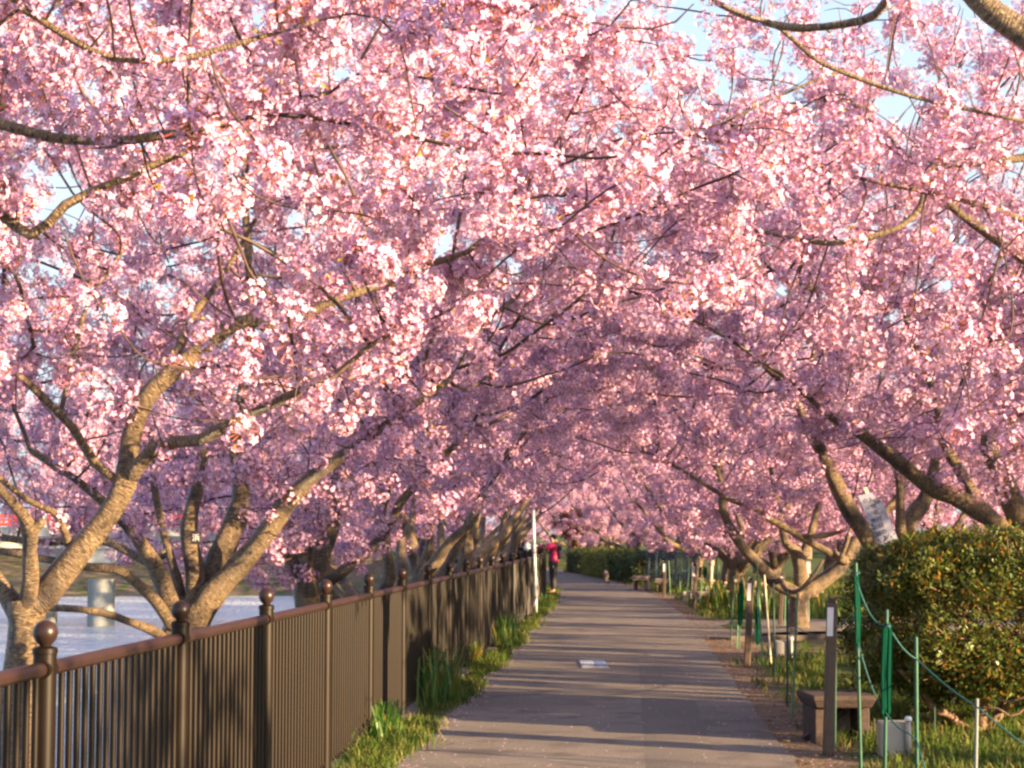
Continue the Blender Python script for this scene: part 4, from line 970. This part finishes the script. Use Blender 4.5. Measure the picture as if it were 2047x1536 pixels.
# ------------------------------------------------------------------ posts, stakes, ropes, nets on the right
def brown_post(xt, yt, xb, yb, label, plate=True):
    Yd, x = Gd(xb, yb); top = P(xt, yt, Yd); w2 = .0375; y = Yd
    root = thing("marker_post", label, "post", (x, y, 0), "dark brown posts with pale plates along the lawn")
    dx = (top[0] - x)
    M4 = Matrix(((1, 0, dx / top[2], x), (0, 1, 0, y), (0, 0, 1, 0), (0, 0, 0, 1)))
    mb = MB(); mb.box(-w2, w2, -w2, w2, -.05, top[2] - .03, M=M4); bevel(mk("post_body", mb, M['post_brown'], root, smooth=False), .008)
    mb = MB(); mb.box(-.022, .022, -.022, .022, top[2] - .03, top[2] + .005, M=M4); mk("post_cap", mb, M['ink'], root, smooth=False)
    if plate: mb = MB(); mb.box(-w2 - .004, .004, -w2 - .006, -w2 - .001, top[2] - .27, top[2] - .06, M=M4); mk("plate", mb, M['plate'], root, smooth=False)
brown_post(1664, 1198, 1655, 1505, "tall dark brown post with a pale plate standing beside the wooden bench")
brown_post(1501, 1156, 1493, 1332, "dark brown post with a pale plate left of the far grey box")
brown_post(1564, 1146, 1559, 1254, "dark brown post with a pale plate in front of the pale-barked tree")
brown_post(1389, 1127, 1387, 1216, "dark brown post with a pale plate at the low pale bench")
brown_post(1329, 1122, 1327, 1193, "farthest dark brown post with a pale plate, between the two far benches")

ROPEPTS = {}
def stake(key, xt, yt, xb, yb, m, label, Yd=None, r_=.008, group="thin stakes roping off the lawn"):
    if Yd is None: Yd, x = Gd(xb, yb); b0 = np.array([x, Yd, -.05])
    else: b0 = P(xb, yb, Yd); b0 = b0 + (P(xt, yt, Yd) - b0) * (-.05 - b0[2]) / (P(xt, yt, Yd)[2] - b0[2])
    top = P(xt, yt, Yd)
    mb = MB(); mb.cyl(b0, top, r_, r_ * .95, n=8); 
    for k in range(1, 7): q = b0 + (top - b0) * k / 7; mb.cyl(q - [0, 0, .004], q + [0, 0, .004], r_ * 1.12, n=8)
    mb.lathe(top, [(r_ * .95, 0), (r_ * .9, .006), (r_ * .4, .012)], 8)
    o = mk("garden_stake", mb, m, loc=(b0[0], b0[1], 0), sharp=50); tag(o, label, "stake", group); ROPEPTS[key] = (b0, top); return o
Gs, Gk, Gl_, Gc, Gg = M['stake_green'], M['stake_dark'], M['stake_light'], M['stake_cream'], M['stake_grey']
stake('A', 1711, 1128, 1721, 1545, Gs, "tall green stake with a blue-green rope, left side of the big shrub", 13.0, .012)
stake('B', 1773, 1222, 1769, 1545, Gs, "green stake wrapped in a folded green net in front of the shrub", 12.8, .012)
stake('C', 1831, 1276, 1833, 1540, Gs, "thick dark green stake in front of the shrub, right of the folded net", 12.9, .015)
stake('D', 1953, 1400, 1950, 1560, Gg, "short grey stake carrying the rope at the lower right", 12.2, .013)
stake('E', 1671, 1290, 1669, 1492, Gs, "thin green stake close beside the tall brown post", None, .007)
stake('F', 1574, 1185, 1574, 1408, Gk, "dark green stake standing in front of the far grey box", None, .011)
stake('G', 1594, 1188, 1583, 1430, Gl_, "leaning pale green stake just right of the far grey box", None, .010)
stake('H', 1546, 1168, 1549, 1349, Gk, "dark green stake just left of the far grey box", None, .010)
stake('I', 1467, 1154, 1460, 1292, Gk, "dark thin stake on the sandy corner of the side path", None, .010)
stake('J', 1482, 1151, 1477, 1298, Gs, "bright green stake wrapped in net on the sandy corner", None, .010)
stake('K', 1475, 1245, 1473, 1294, Gl_, "short pale green stake at the foot of the netted stake on the corner", None, .010)
stake('L', 1514, 1124, 1514, 1294, Gs, "green stake rising above the limb of the pale-barked tree", None, .009)
stake('M', 1515, 1161, 1526, 1332, Gl_, "leaning green stake between the brown post and the cream stake", None, .010)
stake('N', 1528, 1151, 1542, 1328, Gc, "cream-white leaning stake left of the far grey box", None, .012)
stake('O', 1570, 1182, 1568, 1256, Gl_, "pale green stake in front of the pale-barked trunk", None, .010)
stake('Q', 1616, 1156, 1616, 1250, Gs, "green stake right of the pale-barked trunk", None, .010)
stake('S', 1437, 1129, 1437, 1204, Gl_, "pale green stake right of the thick support pole", None, .011)
stake('T', 1406, 1129, 1398, 1212, Gl_, "leaning green stake in front of the low pale bench", None, .012)
stake('U', 1384, 1124, 1383, 1204, Gc, "cream stake directly behind the far brown post", None, .011)
stake('V', 1379, 1129, 1371, 1192, Gs, "leaning green stake over the small white box", None, .012)
stake('W', 1357, 1120, 1361, 1196, Gl_, "pale stake between the far benches and the small white box", None, .012)
stake('X', 1337, 1122, 1340, 1188, Gl_, "pale green stake at the right end of the second far bench", None, .012)
stake('Z', 1268, 1117, 1268, 1160, M['white'], "white stake at the corner of the dark hedge", None, .016)
stake('a', 1747, 1440, 1746, 1490, M['wood'], "short orange-brown wooden peg left of the near grey box", None, .010)
stake('b', 1868, 1410, 1869, 1478, Gs, "thin green stake in the shade under the shrub", None, .006)

def rope(ka, kb, fa, fb, sag, label, r_=.0055, n=14, m=None, ext=None):
    a = ROPEPTS[ka][0] + (ROPEPTS[ka][1] - ROPEPTS[ka][0]) * fa if isinstance(ka, str) else np.array(ka)
    b_ = ROPEPTS[kb][0] + (ROPEPTS[kb][1] - ROPEPTS[kb][0]) * fb if isinstance(kb, str) else np.array(kb)
    off = np.array([0, -.02, 0])
    return [a + off + (b_ - a) * t_ + np.array([0, 0, -4 * sag * t_ * (1 - t_)]) for t_ in np.linspace(0, 1, n)]
def rope_obj(paths, label, r_=.0055, m=None, group="blue-green ropes strung between the stakes"):
    pts = [];
    for p in paths: pts += list(p if not pts else p[1:])
    mb = MB(); mb.tube(pts, [r_] * len(pts), 6)
    mid = pts[0]; o = mk("rope", mb, m or M['rope'], loc=(mid[0], mid[1], 0)); tag(o, label, "rope", group)
endD = P(2110, 1535, 11.9); 
rope_obj([rope('A', 'B', .92, .93, .10, ''), rope('B', 'C', .93, .86, .04, ''), rope('C', 'D', .86, .93, .02, ''), rope('D', tuple(endD), .93, 0, .01, '')], "upper blue-green rope sagging from stake to stake in front of the big shrub")
rope_obj([rope('A', 'B', .64, .42, .07, ''), rope('B', tuple(P(1815, 1465, 12.5)), .42, 0, .02, ''), [P(1815, 1465, 12.5), P(1832, 1480, 12.4), P(1850, 1540, 12.2), P(1860, 1600, 12.0)]], "lower blue-green rope looping down past the near grey box")
rope_obj([rope('G', 'A', .75, .80, .12, '')], "thin green rope from the leaning pale green stake back to the tall stake", .004, M['stake_green'])
rope_obj([rope('J', 'I', .3, .45, .08, ''), ], "short green rope between the two stakes on the sandy corner", .005)
rope_obj([rope('L', 'M', .5, .4, .15, ''), rope('M', 'H', .4, .35, .18, ''), rope('H', 'F', .35, .4, .1, '')], "green rope looping between the stakes left of the far grey box", .004)
rope_obj([rope('S', 'T', .85, .88, .03, '')], "green rope between the stakes beside the thick support pole", .007, M['stake_green'])
rope_obj([rope('X', 'W', .25, .9, .1, ''), rope('W', 'V', .9, .9, .12, '')], "green rope strung by the far benches", .007)

def net_bundle(key, f0, f1, w_, label):
    a, b_ = ROPEPTS[key]; p0 = a + (b_ - a) * f0; p1 = a + (b_ - a) * f1
    root = thing("folded_net", label, "net", (p0[0], p0[1], 0), "green nets folded on the stakes")
    r = np.random.RandomState(len(label)); mb = MB()
    for i in range(26):
        ox = r.uniform(-w_, w_); oy = r.uniform(-w_ * .8, w_ * .2)
        q = [p1 + [ox * .3, oy * .25, 0], p1 + (p0 - p1) * .05 + [ox, oy, 0], p1 + (p0 - p1) * .55 + [ox * 1.05 + r.normal(0, .006), oy, 0], p1 + (p0 - p1) * r.uniform(.88, .97) + [ox * .95, oy, 0], p0 + [ox * .3, oy * .4, 0]]
        s_ = np.array([r.uniform(.004, .009), r.uniform(-.004, .004), 0]); v = []
        for c in q: v += [c - s_, c + s_]
        mb.add(v, [(2 * k, 2 * k + 1, 2 * k + 3, 2 * k + 2) for k in range(4)])
    mk("net_folds", mb, M['net'], root, kind="stuff", smooth=False)
    mb = MB(); mb.tube([p1 + [-.02, -.02, -.01], p1 + [.02, -.02, .0], p1 + [.02, .015, .01], p1 + [-.02, .015, 0]], [.006] * 4, 6); mk("tie", mb, M['rope'], root)
net_bundle('B', .40, .92, .032, "dark green net folded and tied on the stake in front of the shrub")
net_bundle('A', .62, .96, .013, "green net hanging in thin folds beside the tall stake at the shrub")
net_bundle('J', .35, .92, .028, "bright green net folded on the stake at the sandy corner")
net_bundle('L', .08, .5, .028, "green net gathered low on the stake under the tree limb")
net_bundle('T', .7, .95, .08, "small knot of green net on the stake before the low pale bench")

# dark blue net behind the far benches
mb = MB(); r = np.random.RandomState(77)
Ya = 55.0; x0, x1 = P(1275, 1150, 62)[0], P(1400, 1150, 50)[0]
nc, nr = 110, 16
def npt(i, j):
    f = i / nc; y = 63 - 12 * f; x = x0 + (x1 - x0) * f + .1 * math.sin(f * 40); z = .08 + 1.05 * j / nr * (1 - .06 * math.sin(f * 14) ** 2); return np.array([x, y + .06 * math.sin(f * 60), z])
for i in range(nc):
    for j in range(nr):
        p = npt(i, j); q = npt(i + 1, j); u_ = npt(i, j + 1)
        mb.add([p, q, q + [0, 0, .022], p + [0, 0, .022]], [(0, 1, 2, 3)]); d = (q - p) * .28
        mb.add([p, p + d, u_ + d, u_], [(0, 1, 2, 3)])
net = thing("blue_net", "dark blue net strung behind the two far benches", "net", (x0, 63, 0)); mk("netting", mb, M['bluenet'], net, kind="stuff", smooth=False)
mb = MB()
for i in range(0, nc + 1, 22): p = npt(i, 0); q = npt(i, nr); p[2] = -.05; mb2 = MB(); mb2.cyl(p + [0, .05, 0], q + [0, .05, .05], .015, n=8); mk("net_post", mb2, M['stake_dark'], net)

# thick support pole
Yd, x = Gd(1420, 1190); sp_ = thing("support_pole", "thick pale wooden support pole with a blunt top beside the low bench", "pole", (x, Yd, 0))
tp = P(1422, 1118, Yd); mb = MB(); mb.tube([(x, Yd, -.05), (x * .5 + tp[0] * .5, Yd, tp[2] * .5), tp - [0, 0, .16]], [.055, .05, .05], 12); mk("shaft", mb, M['pole_wood'], sp_)
mb = MB(); mb.lathe(tp - [0, 0, .17], [(.05, 0), (.07, .01), (.075, .12), (.05, .17)], 12); mk("cap", mb, M['pole_wood'], sp_)
stake('c', 1433, 1090, 1431, 1166, M['wood'], "thin reddish-brown cane right of the thick support pole", 45, .014)

# white pole by the fence, cord and thin white stake
Yd, x = Gd(1067, 1232)
x += .05
wp = thing("white_pole", "slender white pole standing at the foot of the railing near the person", "pole", (x, Yd, 0))
tp = P(1066, 1020, Yd); mb = MB(); mb.cyl((x, Yd, -.05), tp, .030, n=14); mk("shaft", mb, M['white'], wp)
mb = MB(); mb.lathe(tp, [(.038, -.01), (.039, .0), (.02, .012)], 14); mk("cap", mb, M['plate'], wp)
for f_ in (.18, .42, .60): q = np.array([x, Yd, 0]) + (tp - np.array([x, Yd, 0])) * f_; mb = MB(); mb.cyl(q - [0, 0, .012], q + [0, 0, .012], .0385, n=14); mk("band", mb, M['stone'], wp)
q0 = P(1067, 1135, Yd - .05)
pts = [P(1068, 1135, Yd - .04), P(1074, 1160, Yd - .04), P(1075, 1185, Yd - .04), P(1069, 1208, Yd - .04), P(1067, 1212, Yd - .04)]
p, q = resample(pts, [.006] * 5, .05); mb = MB(); mb.tube(p, q, 6); o = mk("cord", mb, M['white'], loc=(p[0][0], p[0][1], 0)); tag(o, "loop of pale cord hanging on the slender white pole", "cord")
mb = MB(); a = P(1055, 1130, 39.6); b_ = P(1055, 1184, 39.6); mb.cyl(a, b_, .014, n=8); o = mk("hanging_rod", mb, M['plate'], loc=(a[0], a[1], 0)); tag(o, "thin white rod hanging on the railing left of the slender white pole", "rod")

# ------------------------------------------------------------------ bench, boxes
def bench(cx, cy, w_, d_, h_, label, m, rz=0, th=.10, name="bench"):
    root = thing(name, label, "bench", (cx, cy, 0), "benches along the lawn"); root.rotation_euler = (0, 0, rz)
    mb = MB(); v = []
    for z, k in ((h_, 1.0), (h_ - th * .35, 1.0), (h_ - th, .88)): v += [(-w_ / 2 * k, -d_ / 2 * k, z), (w_ / 2 * k, -d_ / 2 * k, z), (w_ / 2 * k, d_ / 2 * k, z), (-w_ / 2 * k, d_ / 2 * k, z)]
    mb.add(v, [(0, 1, 2, 3), (11, 10, 9, 8)] + [(a + 4 * l, (a + 4 + 4 * l), ((a + 1) % 4 + 4 + 4 * l), ((a + 1) % 4 + 4 * l)) for l in range(2) for a in range(4)])
    bevel(mk("seat", mb, m, root, smooth=False, local=True), .012)
    for s_ in (-1, 1):
        mb = MB(); mb.box(s_ * w_ * .36 - w_ * .075, s_ * w_ * .36 + w_ * .075, -d_ * .36, d_ * .36, -.05, h_ - th - .002); bevel(mk("leg", mb, m, root, smooth=False, local=True), .01)
    return root
Yd, x = Gd(1682, 1482); bn = bench(x, Yd + .25, .50, .62, .38, "brown wooden bench with a thick seat behind the tall brown post", M['wood'], R(4), .10)
mb = MB(); mb.box(-.2, .2, -.04, .04, .0, .05, M=Matrix.Rotation(R(-35), 4, 'Y') @ Matrix.Translation((0, 0, .13))); mk("brace", mb, M['wood'], bn, smooth=False, local=True)
mb = MB(); mb.box(-.18, .18, .10, .16, -.05, .27); mk("back_board", mb, M['stone'], bn, smooth=False, local=True)
Yd, x = Gd(1408, 1208); bench(x, Yd + .2, .42, .6, .30, "low pale stone bench beside the thick support pole", M['stone'], R(8))
Yd, x = Gd(1283, 1180); bench(x, Yd + .3, .46, .9, .40, "stone bench nearest the dark hedge", M['stone'], R(-10), .12)
Yd, x = Gd(1326, 1182); bench(x, Yd + .3, .44, .9, .36, "stone bench between the far brown post and the pale stakes", M['stone'], R(-6), .14)

def ebox(px0, px1, top, bot, label, capx, grey=False):
    Yd, x = Gd((px0 + px1) / 2, bot); h = P(px0, top, Yd)[2]; w_ = (px1 - px0) / F * Yd
    root = thing("utility_box", label, "box", (x, Yd, 0), "grey boxes on the lawn")
    mb = MB(); mb.box(x - w_ / 2, x + w_ / 2, Yd, Yd + .16, -.02, h); bevel(mk("case", mb, M['box'], root, smooth=False), .008)
    mb = MB(); mb.box(x - w_ / 2 + .015, x + w_ / 2 - .04, Yd - .008, Yd - .001, .02, h - .015); bevel(mk("door", mb, M['box'], root, smooth=False), .004)
    xc = x + w_ / 2 - .012; mb = MB(); mb.cyl((xc, Yd - .03, -.02), (xc, Yd - .03, h + .01), .021, n=12); mk("conduit", mb, M['box'], root)
    mb = MB(); mb.lathe((xc, Yd - .03, h + .01), [(.027, 0), (.028, .02), (.02, .035), (.005, .038)], 12); mk("conduit_cap", mb, M['white'], root)
ebox(1762, 1818, 1444, 1508, "near beige-grey utility box with a white-capped pipe in front of the shrub", 0)
ebox(1550, 1583, 1281, 1319, "far beige-grey utility box with a white-capped pipe among the thin stakes", 0)
Yd, x = Gd(1373, 1200); ub = thing("utility_box", "small whitish utility box left of the low pale bench", "box", (x, Yd, 0), "grey boxes on the lawn")
mb = MB(); mb.box(x - .09, x + .07, Yd, Yd + .15, -.02, .22); bevel(mk("case", mb, M['box'], ub, smooth=False), .008); mb = MB(); mb.cyl((x + .085, Yd, -.02), (x + .085, Yd, .24), .02, n=10); mk("conduit", mb, M['white'], ub)
Yd, x = Gd(1587, 1269); mb = MB(); mb.box(x - .06, x + .06, Yd, Yd + .1, -.02, .13); o = mk("ground_block", mb, M['stone'], loc=(x, Yd, 0), smooth=False); bevel(o, .01); tag(o, "small brown stone block at the lawn edge of the side path", "block")
Yd, x = Gd(1212, 1166); mb = MB(); mb.tube([(x, Yd, -.02), (x + .02, Yd, .22), (x - .02, Yd, .36), (x, Yd, .42)], [.09, .07, .09, .05], 8); o = mk("stone_marker", mb, M['stone'], loc=(x, Yd, 0)); tag(o, "small pinkish stone marker in front of the clipped hedges", "stone")
for px, py, lab in ((1616, 1125, "small white label card on a stake right of the pale-barked trunk"), (1414, 1172, "small white label card beside the thick support pole")):
    c = P(px, py + 10, 34 if px > 1500 else 46); h = .14
    mb = MB(); mb.box(c[0] - .04, c[0] + .04, c[1] - .003, c[1] + .003, c[2] - .1, c[2] + .12); mb.box(c[0] - .006, c[0] + .006, c[1] + .004, c[1] + .016, -.02, c[2] + .1); o = mk("label_card", mb, M['plate'], loc=(c[0], c[1], 0), smooth=False); tag(o, lab, "label")

# ------------------------------------------------------------------ tilted notice board behind the shrub
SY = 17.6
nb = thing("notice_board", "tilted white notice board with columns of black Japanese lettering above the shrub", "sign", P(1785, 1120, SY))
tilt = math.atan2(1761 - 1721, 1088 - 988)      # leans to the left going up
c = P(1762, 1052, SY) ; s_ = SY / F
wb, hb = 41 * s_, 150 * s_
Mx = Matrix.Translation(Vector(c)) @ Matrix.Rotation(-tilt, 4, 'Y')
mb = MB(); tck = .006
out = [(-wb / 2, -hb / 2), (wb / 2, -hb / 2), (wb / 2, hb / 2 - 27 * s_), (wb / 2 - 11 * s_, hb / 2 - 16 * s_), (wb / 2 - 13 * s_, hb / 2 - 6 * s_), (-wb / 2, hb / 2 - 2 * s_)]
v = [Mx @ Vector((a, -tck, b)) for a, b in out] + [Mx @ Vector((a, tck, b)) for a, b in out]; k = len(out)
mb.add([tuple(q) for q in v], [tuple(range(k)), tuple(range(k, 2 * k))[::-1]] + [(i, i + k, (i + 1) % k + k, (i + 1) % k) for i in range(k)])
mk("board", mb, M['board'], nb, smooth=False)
mb = MB(); mb.box(-.016, .016, .008, .03, -1.75, hb / 2 + 8 * s_, M=Mx @ Matrix.Translation((-.0, 0, 0))); mk("stake", mb, M['stake_cream'], nb, smooth=False)
def col_text(s, xo, zo, size, sp):
    o = text("\n".join(s), size, nb, (0, 0, 0), (0, 0, 0), M['ink'], sp=sp)
    o.matrix_local = Matrix.Translation(Vector(c) - Vector(nb.location)) @ Matrix.Rotation(-tilt, 4, 'Y') @ Matrix.Translation((xo, -tck - .001, zo)) @ Matrix.Rotation(math.pi / 2, 4, 'X')
col_text("園内", 11 * s_, 45 * s_, 13 * s_, 2.1)
col_text("人物場内緑の美観", 0 * s_, 52 * s_, 11.5 * s_, 1.18)
col_text("のはい無の間に毎", -11 * s_, 55 * s_, 10.5 * s_, 1.35)
col_text("清水町役場", -17 * s_, 6 * s_, 6 * s_, 1.3)

# ------------------------------------------------------------------ person
PX, PY = float(P(1106, 1183, 51.0)[0]), 51.0
pr = thing("person", "person in a crimson jacket and black trousers reaching both arms over the railing", "person", (PX, PY, .012))
def skin(name, vs, es, rs, m, parent, sub=2, root=0):
    me = bpy.data.meshes.new(name); me.from_pydata([tuple(v) for v in vs], es, []); me.materials.append(m)
    o = bpy.data.objects.new(name, me); COL.objects.link(o); o.parent = parent
    md = o.modifiers.new("skin", 'SKIN'); 
    for i, q in enumerate(me.skin_vertices[0].data): q.radius = (rs[i], rs[i]) if not isinstance(rs[i], tuple) else rs[i]; q.use_root = (i == root)
    md.use_smooth_shade = True
    s_ = o.modifiers.new("subd", 'SUBSURF'); s_.levels = s_.render_levels = sub
    return o
vs = [(0, 0, .84), (.01, 0, .98), (.01, 0, 1.14), (0, 0, 1.28), (-.015, 0, 1.345), (-.03, 0, 1.40), (-.045, 0, 1.47), (-.045, 0, 1.545)]
rs_ = [(.12, .10), (.11, .09), (.13, .10), (.12, .085), (.045, .045), (.048, .048), (.078, .085), (.06, .065)]
es = [(i, i + 1) for i in range(7)]
def limb(pts, rr, at):
    b = len(vs); 
    for i, (p, q) in enumerate(zip(pts, rr)): vs.append(p); rs_.append(q); es.append((at if i == 0 else b + i - 1, b + i))
    return len(vs) - 1
for s_ in (-1, 1):
    limb([(0, s_ * .085, .80), (-.015, s_ * .09, .45), (.02, s_ * .09, .09), (-.05, s_ * .095, .045), (-.14, s_ * .10, .03)], [.085, .06, .04, .035, .025], 0)
    h = limb([(0, s_ * .15, 1.29), (-.20, s_ * .17, 1.22), (-.40, s_ * .11, 1.26), (-.45, s_ * .10, 1.275)], [.055, .042, .028, .030], 3)
    for k in range(4): limb([(-.485, s_ * (.10 + (k - 1.5) * .018), 1.285), (-.515, s_ * (.10 + (k - 1.5) * .019), 1.275 + .003 * k), (-.53, s_ * (.10 + (k - 1.5) * .019), 1.255)], [.009, .008, .007], h)
    limb([(-.45, s_ * .065, 1.27), (-.48, s_ * .055, 1.262)], [.010, .008], h)
skin("body", vs, es, rs_, M['skin'], pr)
# face
mb = MB(); mb.lathe((-.128, 0, 1.455), [(.004, -.012), (.012, -.008), (.010, .006), (.003, .02)], 8); mk("nose", mb, M['skin'], pr, local=True)
for s_ in (-1, 1):
    mb = MB(); mb.lathe((-.108, s_ * .03, 1.485), [(.003, -.008), (.009, 0), (.003, .008)], 8); mk("eye", mb, M['ink'], pr, local=True)
    mb = MB(); mb.lathe((-.035, s_ * .083, 1.465), [(.004, -.022), (.012, -.005), (.012, .012), (.004, .024)], 8); mk("ear", mb, M['skin'], pr, local=True)
mb = MB(); mb.box(-.122, -.112, -.02, .02, 1.425, 1.432); mk("mouth", mb, M['shoe'], pr, local=True)
vs = [(.0, 0, 1.47), (-.02, 0, 1.535), (-.065, 0, 1.565), (.035, 0, 1.50), (.05, 0, 1.43), (.075, 0, 1.54), (.095, 0, 1.56)]
skin("hair", vs, [(0, 1), (1, 2), (0, 3), (3, 4), (3, 5), (5, 6)], [(.088, .085), (.08, .08), (.055, .045), .06, .045, .035, .03], M['hair'], pr)
vs = [(.01, 0, .78), (.012, 0, .90), (.015, 0, 1.02), (.015, 0, 1.16), (.005, 0, 1.29), (-.012, 0, 1.345)]; rs_ = [(.20, .165), (.185, .15), (.17, .135), (.185, .145), (.155, .12), (.07, .07)]; es = [(i, i + 1) for i in range(5)]
for s_ in (-1, 1): limb([(0, s_ * .165, 1.29), (-.10, s_ * .18, 1.25), (-.20, s_ * .175, 1.215), (-.31, s_ * .145, 1.235), (-.39, s_ * .115, 1.258)], [.095, .088, .08, .065, .052], 4)
skin("jacket", vs, es, rs_, M['jacket'], pr)
vs = [(0, 0, .97), (0, 0, .78)]; rs_ = [(.155, .13), (.155, .14)]; es = [(0, 1)]
for s_ in (-1, 1): limb([(0, s_ * .085, .72), (-.005, s_ * .09, .58), (-.012, s_ * .09, .42), (.01, s_ * .09, .22), (.012, s_ * .09, .085)], [.125, .115, .098, .088, .085], 1)
skin("trousers", vs, es, rs_, M['trousers'], pr)
mb = MB(); mb.tube([(.0, -.185, .74), (-.005, -.172, .58), (-.012, -.161, .42), (.01, -.153, .22), (.012, -.153, .09)], [.008] * 5, 6); mk("side_stripe", mb, M['white'], pr, local=True)
for s_ in (-1, 1):
    skin("shoe", [(.045, s_ * .095, .045), (-.03, s_ * .097, .045), (-.12, s_ * .10, .035), (-.165, s_ * .102, .03)], [(0, 1), (1, 2), (2, 3)], [(.045, .045), (.048, .045), (.043, .033), (.03, .022)], M['shoe'], pr)
    skin("glove", [(-.41, s_ * .11, 1.262), (-.46, s_ * .10, 1.276), (-.50, s_ * .10, 1.282), (-.53, s_ * .10, 1.262)], [(0, 1), (1, 2), (2, 3)], [.034, (.045, .03), (.045, .022), (.035, .014)], M['glove'], pr, 1)
bk = thing("backpack", "small dark backpack on the back of the person in crimson", "backpack", (PX + .165, PY, 1.10))
mb = MB(); mb.box(-.06, .07, -.13, .13, -.17, .19); bevel(mk("pack_body", mb, M['pack'], bk, smooth=False, local=True), .04, 3)
mb = MB(); mb.box(.072, .10, -.09, .09, -.13, .02); bevel(mk("front_pocket", mb, M['pack'], bk, smooth=False, local=True), .012)
for s_ in (-1, 1): mb = MB(); mb.tube([(-.05, s_ * .09, .19), (-.14, s_ * .12, .27), (-.26, s_ * .13, .22), (-.335, s_ * .12, .05), (-.2, s_ * .15, -.12), (-.05, s_ * .1, -.15)], [.014] * 6, 6); mk("strap", mb, M['pack'], bk, local=True)
# white bag in the gloved hands
c = np.array([PX - .68, PY, 1.13]); r = np.random.RandomState(5); mb = MB()
prof = [(.03, .0), (.075, .02), (.095, .09), (.085, .16), (.05, .215), (.02, .245)]
mb.lathe(c + [0, 0, .01], prof, 14); vv = mb.v[0]; vv[:, :2] += r.normal(0, .006, (len(vv), 2))
wb_ = thing("plastic_bag", "white plastic bag held over the railing by the person in crimson", "bag", tuple(c)); mk("bag_body", mb, M['bag'], wb_)
for s_ in (-1, 1): mb = MB(); p, q = resample([c + [0, s_ * .02, .25], c + [.04, s_ * .05, .30], c + [.07, s_ * .09, .285]], [.007, .007, .007], .03); mb.tube(p, q, 6); mk("handle", mb, M['bag'], wb_)

# ------------------------------------------------------------------ fallen petals
r = np.random.RandomState(55); mb = MB(); n = 4200
yy = 11 + (r.rand(n) ** 1.6) * 45
side = r.rand(n)
xx = np.where(side < .45, PATL(yy) + np.abs(r.normal(0, .12, n)), np.where(side < .7, PATR(yy) - r.normal(-.15, .3, n), PATL(yy) + r.rand(n) * (PATR(yy) - PATL(yy))))
for x, y in zip(xx, yy):
    a = r.uniform(0, 6.28); s_ = r.uniform(.007, .014); d = np.array([math.cos(a), math.sin(a), 0]) * s_; e = np.array([-d[1], d[0], 0]) * .8; c = np.array([x, y, .0200])
    mb.add([c - d, c - e + [0, 0, .002], c + d + [0, 0, .003], c + e], [(0, 1, 2, 3)])
tag(mk("fallen_petals", mb, M['petal'], kind="stuff", smooth=False), "fallen pale petals scattered over the path and along its edges", "petals")

r = np.random.RandomState(57); mb = MB(); n = 2600
yy = 11 + (r.rand(n) ** 1.5) * 30; side = r.rand(n)
xx = np.where(side < .3, PATL(yy) - r.rand(n) * .25, PATR(yy) + np.abs(r.normal(0, .5, n)))
for x, y in zip(xx, yy):
    a = r.uniform(0, 6.28); s_ = r.uniform(.010, .024); d = np.array([math.cos(a), math.sin(a), r.uniform(-.2, .2)]) * s_; e = np.array([-d[1], d[0], r.uniform(.0, .01)]) * .5; c = np.array([x, y, .026])
    mb.add([c - d, c - e, c + d, c + e], [(0, 1, 2, 3)], 0 if r.rand() < .7 else 1)
tag(mk("leaf_litter", mb, [M['rusty_leaf'], M['grass_dry']], kind="stuff", smooth=False), "dry brown leaf litter along both edges of the path", "leaf litter")
